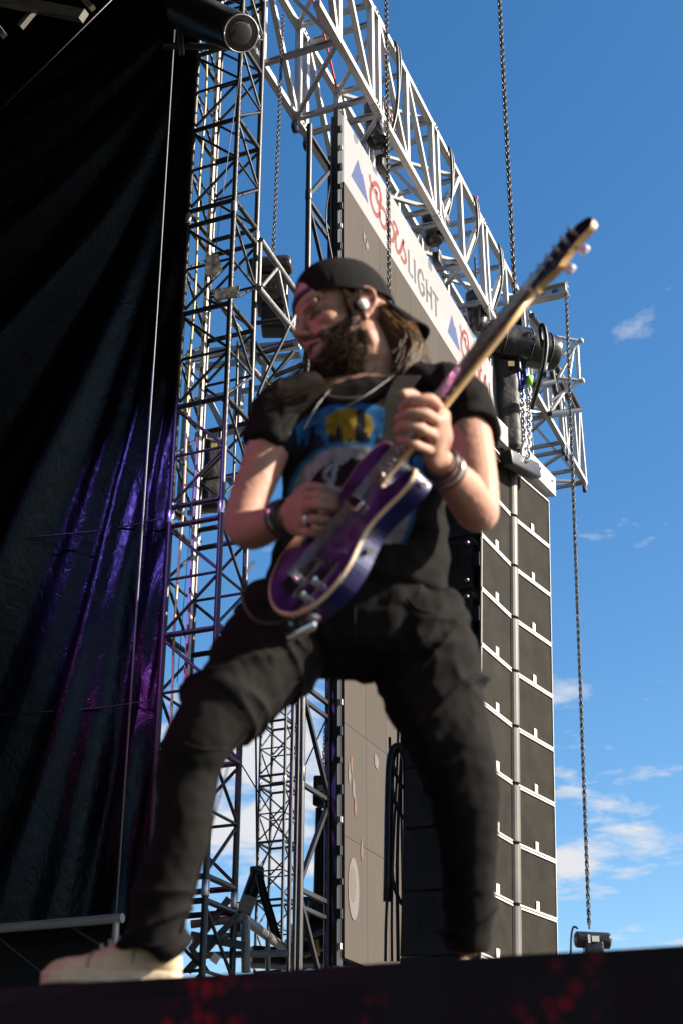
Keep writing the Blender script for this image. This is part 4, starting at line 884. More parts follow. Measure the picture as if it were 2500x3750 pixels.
# neck and torso core
NB_ = PD(1335, 1430, 3.24)
parts += [loft([H(0, -.025, -.03), H(0, -.03, -.09), PD(1345, 1345, 3.27), NB_, PD(1335, 1500, 3.20)], [.058, .058, .060, .068, .10], [.060, .060, .062, .066, .08], rightv, 24, 4)]
parts += [loft([H(-.05, -.01, -.06), PD(1385, 1340, 3.22), PD(1330, 1455, 3.12)], [.02, .016, .012], [.02, .016, .012], upv+rightv*.1, 12, 4)]
tor = [(1335, 1500, 3.19), (1340, 1600, 3.17), (1335, 1800, 3.10), (1325, 2000, 3.04), (1300, 2180, 2.99), (1292, 2270, 2.97)]
parts += [loft([PD(*t) for t in tor], [.17, .185, .16, .165, .175, .12], [.07, .10, .095, .09, .09, .06], rightv, 32, 4)]
legA = [PD(1090, 2240, 2.98), PD(1010, 2370, 2.93), PD(860, 2545, 2.81), PD(735, 2700, 2.73), PD(690, 2830, 2.72), PD(668, 3050, 2.67), PD(592, 3300, 2.63), PD(562, 3465, 2.61)]
legB = [PD(1490, 2240, 2.99), PD(1545, 2400, 2.96), PD(1608, 2600, 2.91), PD(1660, 2750, 2.88), PD(1698, 2900, 2.87), PD(1713, 3100, 2.86), PD(1716, 3300, 2.85), PD(1710, 3475, 2.84)]
for C_ in (legA, legB): parts += [loft(C_, [.075, .068, .052, .042, .038, .033, .030, .028], [.075, .068, .052, .042, .038, .033, .030, .028], fwdv, 18, 4)]
def arm(pts, r): return loft([PD(*p) for p in pts], r, r, fwdv+Vector((.02, .03, .05)), 24, 5)
parts += [arm([(1075, 1480, 3.16), (1025, 1530, 3.12), (968, 1690, 3.06), (905, 1850, 2.99), (888, 1922, 2.96), (925, 1940, 2.92), (975, 1925, 2.87), (1045, 1893, 2.81), (1085, 1878, 2.79)], [.055, .052, .046, .041, .0385, .042, .037, .026, .024])]
parts += [arm([(1610, 1450, 3.18), (1680, 1490, 3.15), (1722, 1650, 3.05), (1748, 1800, 2.97), (1755, 1865, 2.94), (1742, 1870, 2.90), (1690, 1790, 2.84), (1625, 1715, 2.77), (1600, 1680, 2.745)], [.056, .058, .050, .044, .039, .043, .043, .0285, .027])]
def finger(pts, r):
    r = [x*.86 for x in r]; C = catmull([tuple(PD(*p)) for p in pts], 6); m_ = len(C); rr_ = np.interp(np.linspace(0, 1, m_), np.linspace(0, 1, len(r)), r)
    for kpos in (1/3, 2/3): rr_ = rr_*(1+.10*np.exp(-((np.linspace(0, 1, m_)-kpos)/.06)**2))
    return loft(C, list(rr_), list(rr_), VV+Vector((.01, .02, .03)), 12, 1, .9)
def palm(a, b, rx, ry, ref): return loft([PD(*a), ((PD(*a)+PD(*b))/2), PD(*b)], rx, ry, ref, 20, 4, .5)
# fretting hand (his left)
kn = (PD(1625, 1495, 2.68)-PD(1565, 1650, 2.65)).normalized()
parts += [loft([PD(1600, 1685, 2.745), PD(1592, 1640, 2.72), PD(1605, 1570, 2.69), PD(1612, 1530, 2.68)], [.030, .042, .044, .036], [.022, .020, .019, .016], kn, 22, 4, .4)]
parts += [loft([PD(1590, 1650, 2.74), PD(1600, 1600, 2.73), PD(1600, 1540, 2.72)], [.026, .03, .024], [.024, .026, .02], rightv, 18, 4, .6)]
parts += [finger([(1610, 1500, 2.69), (1575, 1463, 2.64), (1505, 1470, 2.63), (1468, 1492, 2.66)], [.0125, .0125, .0110, .0095])]
parts += [finger([(1612, 1550, 2.68), (1558, 1517, 2.62), (1492, 1517, 2.615), (1455, 1532, 2.65)], [.0125, .0125, .0112, .0095])]
parts += [finger([(1598, 1600, 2.67), (1538, 1570, 2.62), (1482, 1563, 2.615), (1450, 1573, 2.65)], [.0122, .0120, .0108, .0092])]
parts += [finger([(1570, 1648, 2.67), (1518, 1628, 2.63), (1480, 1613, 2.63), (1458, 1606, 2.66)], [.0112, .0108, .0095, .0082])]
parts += [finger([(1595, 1570, 2.76), (1545, 1480, 2.79), (1505, 1445, 2.78), (1472, 1442, 2.75)], [.016, .0140, .0125, .0105])]
# strumming hand (his right)
kr = (PD(1125, 1812, 2.74)-PD(1092, 1950, 2.74)).normalized()
parts += [loft([PD(1050, 1893, 2.81), PD(1080, 1882, 2.785), PD(1108, 1878, 2.755)], [.029, .043, .045], [.022, .020, .017], kr, 22, 4, .5)]
parts += [finger([(1112, 1822, 2.76), (1165, 1815, 2.715), (1215, 1828, 2.73), (1236, 1845, 2.755)], [.0125, .0115, .0105, .009])]
parts += [finger([(1112, 1860, 2.75), (1165, 1850, 2.70), (1218, 1858, 2.72), (1240, 1872, 2.75)], [.0125, .0118, .0105, .009])]
parts += [finger([(1102, 1908, 2.75), (1150, 1902, 2.705), (1192, 1905, 2.72), (1216, 1912, 2.745)], [.0120, .0112, .0100, .0088])]
parts += [finger([(1092, 1948, 2.76), (1135, 1950, 2.725), (1170, 1952, 2.735), (1193, 1956, 2.755)], [.0108, .0100, .0090, .008])]
parts += [finger([(1085, 1830, 2.80), (1130, 1790, 2.80), (1180, 1792, 2.79), (1228, 1822, 2.785)], [.0165, .0145, .0125, .010])]
body = union(parts, .0033, 2)
bv, bn = verts_np(body)
hl = (np.c_[bv, np.ones(len(bv))] @ np.array(HMI).T)[:, :3]
ins = (np.abs(hl[:, 0]) < .1) & (hl[:, 1] > .03) & (hl[:, 2] > -.12) & (hl[:, 2] < .08) & (hl[:, 1] < .15)
def gz(cx, cy, cz, sx, sy, sz): return np.exp(-(((np.abs(hl[:, 0])-cx)/sx)**2+((hl[:, 1]-cy)/sy)**2+((hl[:, 2]-cz)/sz)**2))*ins
sculpt = -.0095*gz(.027, .088, .007, .014, .03, .009) + .0035*gz(.030, .085, -.004, .012, .02, .005) + .003*gz(.03, .09, .022, .02, .03, .006) - .004*gz(.033, .088, -.045, .007, .03, .016) - .004*gz(.055, .04, -.05, .015, .03, .02) + .0025*gz(.0, .095, .020, .01, .02, .01)
# tendons and veins over hands and forearms, creases
sculpt += .0007*np.array([mnoise.noise(Vector(v)*75) for v in bv])
bv = bv+bn*sculpt[:, None]; set_verts(body, bv); bv, bn = verts_np(body)
hl = (np.c_[bv, np.ones(len(bv))] @ np.array(HMI).T)[:, :3]
col = np.tile(np.array([.375, .200, .142]), (len(bv), 1))
nzv = np.array([mnoise.noise(Vector(v)*14) for v in bv]); col *= (1+.10*nzv)[:, None]
inhead = (np.abs(hl[:, 0]) < .1) & (hl[:, 1] > -.12) & (hl[:, 2] > -.14) & (hl[:, 2] < .16) & (hl[:, 1] < .15)
ax_ = np.abs(hl[:, 0])
red = np.exp(-(((ax_-.04)/.02)**2+((hl[:, 1]-.075)/.04)**2+((hl[:, 2]+.022)/.02)**2))+np.exp(-((ax_/.014)**2+((hl[:, 1]-.115)/.02)**2+((hl[:, 2]+.03)/.02)**2))+.8*np.exp(-(((ax_-.082)/.012)**2+((hl[:, 2])/.04)**2))
col = col*(1-(.35*np.clip(red, 0, 1)*inhead)[:, None]*np.array([0, .55, .5]))
def poly_d(P, L_):
    d = np.full(len(P), 9.)
    for a, b in zip(L_, L_[1:]):
        a, b = np.array(a), np.array(b); ab = b-a; t = np.clip(((P-a)@ab)/(ab@ab), 0, 1); d = np.minimum(d, np.linalg.norm(P-(a+t[:, None]*ab), axis=1))
    return d
lip = np.minimum(poly_d(hl, lipu), poly_d(hl, lipl)); col[(lip < .0075) & inhead] = (.40, .17, .15)
mouth = (ax_ < .022) & (hl[:, 1] > .07) & (hl[:, 2] < -.0625) & (hl[:, 2] > -.078) & (lip > .0075); col[mouth & inhead] = (.03, .008, .008)
eye = poly_d(hl, [(-.045, .078, .000), (-.030, .090, -.003), (-.016, .090, .001)]); col[(eye < .0058) & inhead] = (.05, .025, .02)
eye2 = poly_d(hl, [(.045, .078, .000), (.030, .090, -.003), (.016, .090, .001)]); col[(eye2 < .0045) & inhead] = (.05, .025, .02)
sock = np.exp(-(((ax_-.028)/.02)**2+((hl[:, 2]-.006)/.012)**2))*(hl[:, 1] > .05)*inhead; col *= (1-.12*sock)[:, None]
x_, y_, z_ = hl.T
beardw = ((z_ < np.interp(y_, [-.005, .012, .026, .045, .07, .095], [.034, .022, -.018, -.036, -.046, -.050])+.006*nzv) & (y_ > -.005+.25*np.clip(-z_-.09, 0, .05)) & (z_ > -.15) & (y_ < .12)) & inhead
must = (ax_ < .034) & (y_ > .080) & (z_ > -.062) & (z_ < -.046) & inhead
side = (ax_ > .052) & (y_ > -.004) & (y_ < .022) & (z_ < .035) & (z_ > -.06) & inhead
bz = (beardw | must | side) & (lip > .0085) & ~mouth
col[bz] = col[bz]*.28+np.array([.02, .011, .006])
set_col(body, np.clip(col, 0, 1)); body.materials.append(M_skin)
put('body', body, MAN, mw=Matrix.Identity(4))
# teeth
tv, tf = loft([H(-.018, .083, -.068), H(0, .090, -.0665), H(.018, .083, -.068)], [.005]*3, [.003]*3, Uh, 10, 4, .5)
mesh_obj('teeth', tv, tf, mat('teeth', (.62, .56, .46), .35, 0, .08, 60), MAN, True)
# ---- hair helpers: many tapered strands joined as one mesh
def strands(name, paths, r, m, parent):
    V = []; Fc = []
    for k, P in enumerate(paths):
        P = [Vector(p) for p in P]; n = len(P); b = len(V); r0 = r*(.7+.6*random.random())
        for i, p in enumerate(P):
            t = (P[min(i+1, n-1)]-P[max(i-1, 0)]).normalized(); x = t.orthogonal().normalized(); y = t.cross(x); q = r0*(1-.75*i/(n-1))
            for a in (0, 2.094, 4.189): V.append(p+x*(q*math.cos(a))+y*(q*math.sin(a)))
        for i in range(n-1):
            for j in range(3): Fc.append((b+i*3+j, b+i*3+(j+1) % 3, b+(i+1)*3+(j+1) % 3, b+(i+1)*3+j))
    me = bpy.data.meshes.new(name); me.from_pydata(V, [], Fc); me.polygons.foreach_set('use_smooth', [True]*len(Fc)); me.materials.append(m)
    o = put(name, me, parent, mw=Matrix.Identity(4)); o['kind'] = 'stuff'; return o
# beard
ids = np.where(bz)[0]; paths = []
dn = -Uh
for i in rng.choice(ids, min(len(ids), 3200), replace=False):
    p = Vector(bv[i]); n = Vector(bn[i]); lz = hl[i]
    ln = (.010 if must[i] else .007 if side[i] else .012+.014*min(1, max(0, (-lz[2]-.06)/.05)))*HS*(.7+.6*random.random())
    j = Vector(rng.normal(0, .35, 3)); d0 = (n*.75+dn*.55+Fh*.1+j*.6).normalized(); d1 = (d0*.4+dn*.9+Vector(rng.normal(0, .4, 3))).normalized()
    if must[i]: d0 = (n*.4+dn*.5+(Lh if lz[0] < 0 else -Lh)*.7).normalized(); d1 = d0
    paths.append([p-n*.001, p+d0*ln*.5, p+d0*ln*.5+d1*ln*.6])
strands('beard', paths, .0011, M_beard, MAN)
# eyebrows
paths = []
for s in (-1, 1):
    for k in range(240):
        t = random.random(); b = Vector((s*(.014+.034*t), .092-.016*t*t, .020+.007*math.sin(t*2.6)+random.uniform(-.004, .004))); d = Vector((s*.8, -.15, .25+random.uniform(-.3, .3)))
        p = H(*b); q = H(*(b+d*.009)); paths.append([p, (p+q)/2+Fh*.002, q])
strands('eyebrows', paths, .0014, M_beard, MAN)
# long hair: falls behind the ear on the lit side, loose ends blown to the left under the chin
paths = []
for k in range(1500):
    a = random.random(); x = -.070+.135*a*(1 if random.random() < .6 else .5); root = Vector((x, -.055-.045*random.random()*math.cos(x*12), .02-.05*random.random()))
    sw = random.gauss(0, 1); ln = .15+.13*random.random(); P = [H(*root)]
    for t in np.linspace(.2, 1, 6):
        p = H(root.x*(1+.35*t), root.y-.030*math.sin(t*2.6)+.012*t*sw, root.z-ln*t) + rightv*(.018*math.sin(t*3+sw)+.010*sw*t) + VV*(.012*t) - rightv*(.02*t*t)
        P.append(p+Vector(rng.normal(0, .0022, 3)))
    paths.append(P)
strands('long_hair', paths, .0009, M_hair, MAN)
paths = []
for k in range(22):
    s0 = random.gauss(0, 1); s1 = random.gauss(0, 1)
    a = PD(1230+30*s0, 1400+10*s1, 3.10); b = PD(1150+24*s0, 1425+9*s1, 3.07); c = PD(1055+28*s0, 1450+14*s1+6*s0, 3.05); d = PD(965+40*s1, 1478+14*s0+10*random.random(), 3.04)
    paths.append(catmull([a, b, c, d], 3))
for k in range(26):
    s0 = random.gauss(0, 1); s1 = random.gauss(0, 1)
    a = PD(1130+20*s0, 1330+20*s1, 3.16); b = PD(1085+18*s0, 1370+20*s1, 3.14); c = PD(1060+26*s0, 1420+18*s1, 3.10); d = PD(1010+34*s0, 1455+18*s1, 3.06)
    paths.append(catmull([a, b, c, d], 3))
strands('blown_hair', paths, .0011, mat('shaded_brown_hair', (.012, .007, .004), .85, 0, .4, 30, col2=(.026, .014, .007), spec=.06), MAN)  # same brown hair, the head's shade put into a darker colour
# short hair at the temple
paths = []
for k in range(260):
    b = Vector((-.071-.004*random.random(), .002+.03*random.random(), .045-.055*random.random())); d = Vector((-.10, -.35, -.9+random.uniform(-.3, .3))); p = H(*b); q = H(*(b+d*.022)); paths.append([p, (p+q)/2+Lh*.003, q])
    b.x *= -1; p = H(*b); d.x *= -1; q = H(*(b+d*.022)); paths.append([p, (p+q)/2-Lh*.003, q])
strands('temple_hair', paths, .0012, M_beard, MAN)
# ---- backwards cap
def cap():
    V = []; Fc = []; nu, nv = 48, 16; ce = Vector((0, -.014, .040)); rr = (.0865, .1095, .112)
    for j in range(nv+1):
        ph = (math.pi/2)*(j/nv)
        for i in range(nu):
            th = 2*math.pi*i/nu; seam = 1-.010*math.exp(-((((th/(2*math.pi)*6) % 1)-.5)/.06)**2*1.0) if 0 else 1
            e = -.014-.004*math.sin(th) if math.sin(th) < 0 else -.014+.024*math.sin(th)      # lower rim: higher at the forehead
            s6 = abs(math.sin(3*th)); puff = 1+.016*math.sin(ph*2)*(s6**.5)
            z = e+(rr[2]-e)*math.sin(ph); k = math.cos(ph)**.66 if ph < math.pi/2-.01 else 0
            c = Vector((rr[0]*math.cos(th)*k*puff, rr[1]*math.sin(th)*k*puff, z)); V.append(H(*(ce+c)))
    for j in range(nv):
        for i in range(nu): Fc.append((j*nu+i, j*nu+(i+1) % nu, (j+1)*nu+(i+1) % nu, (j+1)*nu+i))
    o = mesh_obj('cap', V, Fc, M_cap, MAN, True); sd = o.modifiers.new('t', 'SOLIDIFY'); sd.thickness = .003; sd.offset = 0; su = o.modifiers.new('s', 'SUBSURF'); su.levels = su.render_levels = 1
    # stitched seams between the panels
    for k in range(6):
        th = k*math.pi/3+math.pi/6; P = []
        for ph in np.linspace(.08, 1.5, 9):
            e = -.014-.004*math.sin(th) if math.sin(th) < 0 else -.014+.024*math.sin(th); z = e+(rr[2]-e)*math.sin(ph); kk = math.cos(ph)**.66
            P.append(H(*(ce+Vector((rr[0]*math.cos(th)*kk*1.012, rr[1]*math.sin(th)*kk*1.012, z)))))
        sweep('seam', P, .0016, M_cap, o, 5, 2)
    bm = bmesh.new(); bmesh.ops.create_uvsphere(bm, u_segments=10, v_segments=6, radius=.008); me = from_bm(bm, 'button', True); me.materials.append(M_cap); put('button', me, o, mw=Matrix.Translation(H(0, -.014, .145)))
    # brim at the back, curved and drooping
    V = []; n, m_ = 21, 8
    for j in range(m_):
        t = j/(m_-1)
        for i in range(n):
            th = -math.pi/2+(i/(n-1)-.5)*2.15; out = .072*t*math.cos((i/(n-1)-.5)*2.6)**.5
            x = .0860*math.cos(th); y = .1085*math.sin(th)-out
            z = .000-.048*t-.26*(x*x)/.09*(.4+.6*t)+.004
            V.append(H(x*(1+.12*t), y-.014, z+.016))
    Fc = [(j*n+i, j*n+i+1, (j+1)*n+i+1, (j+1)*n+i) for j in range(m_-1) for i in range(n-1)]
    b = mesh_obj('brim', V, Fc, M_cap, o, True); sd = b.modifiers.new('t', 'SOLIDIFY'); sd.thickness = .004
    # adjuster opening patch at the forehead
    sweep('adjuster_strap', [H(*(ce+Vector((rr[0]*math.cos(th)*1.01, rr[1]*math.sin(th)*1.01, .024*math.sin(th)-.004)))) for th in np.linspace(math.pi/2-.5, math.pi/2+.5, 9)], .0075, mat('purple_strap', (.05, .02, .07), .6, 0, .2, 40), o, 8, 2)
    def on_cap(th, ph, o_=1.022):
        e = -.014+.024*math.sin(th); return H(*(ce+Vector((rr[0]*math.cos(th)*math.cos(ph)**.66*o_, rr[1]*math.sin(th)*math.cos(ph)**.66*o_, e+(rr[2]-e)*math.sin(ph)))))
    V = [on_cap(math.pi/2+(i/10-.5)*.95, .16+j*.30*math.sin(math.pi*i/10)**.6) for j in (0, .5, 1) for i in range(11)]
    # skin seen through the arch above the adjuster
    mesh_obj('forehead_gap', V, [(j*11+i, j*11+i+1, j*11+12+i, j*11+11+i) for j in (0, 1) for i in range(10)], mat('forehead_skin', (.40, .20, .16), .6, 0, .08, 20), o, True)
cap()
bm = bmesh.new(); bmesh.ops.create_uvsphere(bm, u_segments=16, v_segments=10, radius=.0115); me = from_bm(bm, 'earpiece', True); me.materials.append(mat('pale_earpiece', (.72, .68, .66), .3, 0, .08, 20, coat=.4))
put('in_ear_monitor', me, MAN, mw=HM @ Matrix.Translation((-.0805, -.005, -.006)) @ Matrix.Diagonal((.8, 1.05, 1.15, 1)))
# ---- clothes
def ridged(p): return 1-abs(mnoise.noise(p))*2
def chainparam(P, C):
    """arc position along and distance from polyline C for points P"""
    best = np.full(len(P), 9.); s = np.zeros(len(P)); acc = 0
    for a, b in zip(C, C[1:]):
        a, b = np.array(a), np.array(b); ab = b-a; L = np.linalg.norm(ab); t = np.clip(((P-a)@ab)/(L*L), 0, 1); d = np.linalg.norm(P-(a+t[:, None]*ab), axis=1)
        m = d < best; s[m] = acc+t[m]*L; best[m] = d[m]; acc += L
    return s, best, acc
# shirt
sp_ = [loft([PD(*t) for t in [(1335, 1478, 3.21), (1340, 1505, 3.19), (1340, 1600, 3.165), (1335, 1750, 3.11), (1332, 1900, 3.07), (1325, 2020, 3.03), (1315, 2110, 3.005), (1310, 2165, 2.99)]],
            [.150, .180, .200, .178, .174, .180, .186, .186], [.060, .090, .118, .114, .112, .118, .124, .122], rightv, 40, 5, .15)]
sp_ += [loft([PD(1150, 1470, 3.18), PD(1040, 1510, 3.13), PD(995, 1595, 3.09), PD(975, 1638, 3.075)], [.072, .066, .058, .057], [.068, .064, .058, .056], fwdv, 26, 4, .06)]
sp_ += [loft([PD(1520, 1435, 3.20), PD(1650, 1465, 3.16), PD(1700, 1545, 3.115), PD(1716, 1592, 3.085)], [.072, .073, .068, .069], [.070, .071, .067, .067], fwdv, 26, 4, .06)]
sp_ += [loft([PD(1185, 1462, 3.22), PD(1330, 1440, 3.28), PD(1480, 1420, 3.24)], [.038, .036, .040], [.040, .040, .042], fwdv, 18, 4, .3)]
shirt = union(sp_, .0048, 4)
sv, sn = verts_np(shirt)
cr_ = PD(1320, 1800, 3.0); rel = sv-np.array(cr_); uu = rel@np.array(rightv); ww = rel@np.array(_u)
disp = np.zeros(len(sv))
for i, v in enumerate(sv):
    a, b = uu[i], ww[i]; low = min(1, max(0, (-b+.02)/.12))
    d = .0065*ridged(Vector((a*5+b*3, b*15-a*5, 3)))*(.35+.9*low) + .005*ridged(Vector((a*9-b*3, b*8+a*9, 8)))+.0025*mnoise.noise(Vector(v)*38)
    # sleeves: folds radiating from the shoulder
    if abs(a) > .17 and b > .02: d += .006*ridged(Vector((a*22, b*9, 5)))
    disp[i] = d-.003
sv2 = sv+sn*disp[:, None]; set_verts(shirt, sv2)
cs = np.tile(np.array([.0105, .0091, .0086]), (len(sv), 1))
def px_of(P):
    d = P-np.array(CAM); D = d@np.array(_f); return 1250+FPX*(d@np.array(rightv))/D, 1875-FPX*(d@np.array(_u))/D
fx, fy = px_of(sv2); front = (sn@np.array(VV)) > .05
ink = np.array([mnoise.noise(Vector(v)*55) for v in sv])
dx, dy = fx-1295, fy-1735; rr_ = np.sqrt((dx*.93)**2+dy**2)
dome = (rr_ < 262) & (fy < 1650) & front; cs[dome] = (.010, .105, .27)
sun_ = ((fx-1278)/88)**2+((fy-1560)/66)**2 < 1; cs[sun_ & front] = (.26, .185, .012)
pole = (np.abs(fx-1318) < 16) & (fy > 1500) & (fy < 1650) & front; cs[pole] = (.012, .016, .022)
tree = front & (fy < 1665) & (rr_ < 262) & (fy > 1598+26*np.sin(fx*.075)+18*np.sin(fx*.19+1)+14*ink); cs[tree] = (.012, .014, .02)
ring = front & (fy > 1625) & (np.sqrt((fx-1285)**2+(fy-1850)**2) < 222) & (np.sqrt((fx-1285)**2+(fy-1850)**2) > 172) & (fy < 1990); cs[ring] = (.23, .25, .27)
rimb = front & (fy > 1620) & (np.abs(np.sqrt((fx-1285)**2+(fy-1850)**2)-229) < 8) & (fy < 1990); cs[rimb] = (.012, .12, .27)
inner = front & (np.sqrt((fx-1285)**2+(fy-1850)**2) < 166) & (fy < 1960)
def near(poly, w):
    d = np.full(len(fx), 1e9)
    P2 = catmull(poly, 6)
    for a, b in zip(P2, P2[1:]):
        ab = b-a; t = np.clip(((fx-a[0])*ab[0]+(fy-a[1])*ab[1])/(ab@ab+1e-9), 0, 1); d = np.minimum(d, np.hypot(fx-a[0]-t*ab[0], fy-a[1]-t*ab[1]))
    return d < w
scriptL = near([(1215, 1765), (1190, 1745), (1205, 1715), (1250, 1690), (1275, 1675), (1262, 1665), (1235, 1700), (1215, 1770), (1185, 1800), (1175, 1785), (1210, 1782), (1250, 1800)], 9) & front
scripto = near([(1290, 1765), (1270, 1785), (1275, 1815), (1300, 1815), (1308, 1785), (1290, 1765), (1330, 1765)], 8) & front
gold = inner & near([(1170, 1850), (1200, 1900), (1260, 1935)], 16); cs[gold] = (.25, .15, .015)
bluein = inner & near([(1180, 1830), (1250, 1850), (1330, 1830), (1400, 1790)], 22); cs[bluein] = (.01, .09, .22)
cs[scriptL | scripto] = (.20, .25, .30)
rb_ = front & (((fx-1545)/60)**2+((fy-1740)/75)**2 < 1) & (ink > -.12); cs[rb_] = (.008, .09, .23)
ry_ = front & (((fx-1530)/60)**2+((fy-1795)/14)**2 < 1) & (ink > -.05); cs[ry_] = (.24, .17, .02)
pr = cs.max(1) > .02; cs[pr] = cs[pr]*.72+cs[pr].mean(1)[:, None]*.06
cs *= (1+.35*ink)[:, None]
set_col(shirt, np.clip(cs, 0, 1)); shirt.materials.append(M_shirt); put('t_shirt', shirt, MAN, mw=Matrix.Identity(4))
# collar band and hems
P = [PD(1165, 1428, 3.20), PD(1190, 1450, 3.12), PD(1245, 1466, 3.085), PD(1330, 1458, 3.085), PD(1405, 1425, 3.12), PD(1455, 1385, 3.18)]
sweep('collar', P, .0075, mat('shirt_black', (.0135, .0125, .0135), .88, 0, .2, 30, .3, 400), MAN, 8, 5)
# trousers
rA = [.106, .100, .076, .062, .057, .050, .047, .049]; rB = [.106, .104, .088, .078, .068, .055, .047, .042]
tp_ = [loft([PD(1312, 2110, 3.0), PD(1300, 2190, 2.99), PD(1292, 2290, 2.97), PD(1288, 2380, 2.95)], [.182, .192, .188, .145], [.112, .118, .116, .102], rightv, 40, 5, .25)]
tp_ += [loft(legA, rA, [r*1.06 for r in rA], fwdv+rightv*.01, 30, 5, .12), loft(legB, rB, [r*1.06 for r in rB], fwdv+rightv*.01, 30, 5, .12)]
tp_ += [loft([PD(1200, 2390, 2.95), PD(1290, 2408, 2.95), PD(1380, 2390, 2.95)], [.07]*3, [.045]*3, fwdv, 18, 4, .4)]
tr_ = union(tp_, .0050, 5); tv_, tn_ = verts_np(tr_)
disp = np.zeros(len(tv_))
for C, knee in ((legA, 3), (legB, 3)):
    s, dist, tot = chainparam(tv_, [tuple(c) for c in catmull([tuple(c) for c in C], 4)]); kn_s = tot*.42
    near_ = dist < .16
    for i in np.where(near_)[0]:
        v = Vector(tv_[i]); a = v.dot(rightv); q = s[i]
        wk = math.exp(-((q-kn_s)/.13)**2); wa = min(1, max(0, (q-tot*.80)/(tot*.16))); wt_ = math.exp(-((q-tot*.12)/.14)**2); wth = math.exp(-((q-tot*.27)/.10)**2)
        mk = max(0, min(1, .5+1.3*mnoise.noise(Vector((a*8, q*5, 11)))))
        rg = lambda p: max(0, ridged(p))**2.2
        f = .015*mk*rg(Vector((a*6, q*17+a*9, 1.5)))*(.22+wk+.8*wth) + .020*wa*rg(Vector((a*6, q*20+a*14, 6))) + .011*wt_*rg(Vector((a*9+q*6, q*13-a*9, 3)))
        f *= max(0, min(1, (.15-dist[i])/.035)); g_ = .0022*mnoise.noise(v*42)
        if abs(f)+abs(g_) > abs(disp[i]): disp[i] = f+g_
set_verts(tr_, tv_+tn_*disp[:, None])
ct = np.tile(np.array([.0085, .0074, .0068]), (len(tv_), 1)); nz_ = np.array([mnoise.noise(Vector(v)*9) for v in tv_]); ct *= (1+.25*nz_)[:, None]; set_col(tr_, ct)
tr_.materials.append(M_trous); put('trousers', tr_, MAN, mw=Matrix.Identity(4))
tbvh = BVHTree.FromPolygons([v.co for v in tr_.vertices], [tuple(p.vertices) for p in tr_.polygons])
M_stitch = mat('jean_stitching', (.014, .012, .011), .85, 0, .2, 90, spec=.1)
def on_trousers(px, py):
    h_ = tbvh.ray_cast(CAM, ray(px, py).normalized()); return h_[0]+h_[1]*.0008 if h_[0] is not None else None
for nm, P in (('fly_seam', [(1300, 2195), (1298, 2260), (1296, 2330), (1290, 2400)]), ('pocket_seam', [(1490, 2190), (1525, 2225), (1575, 2245), (1625, 2250)]), ('pocket_seam', [(1105, 2200), (1065, 2235), (1020, 2255), (975, 2262)]),
              ('inseam', [(1200, 2430), (1100, 2490), (1000, 2575), (920, 2660), (850, 2750), (800, 2900), (770, 3060), (720, 3240), (660, 3420)]), ('inseam', [(1370, 2440), (1440, 2580), (1500, 2700), (1560, 2850), (1600, 3000), (1630, 3200), (1645, 3380)]),
              ('knee_seam', [(640, 2700), (700, 2730), (770, 2745), (830, 2740)]), ('cuff_seam', [(490, 3440), (550, 3462), (610, 3462), (650, 3448)])):
    Q_ = [q for q in (on_trousers(*p) for p in catmull(P, 3)) if q is not None]
    if len(Q_) > 3: sweep(nm, Q_, .0016, M_stitch, MAN, 5, 1)
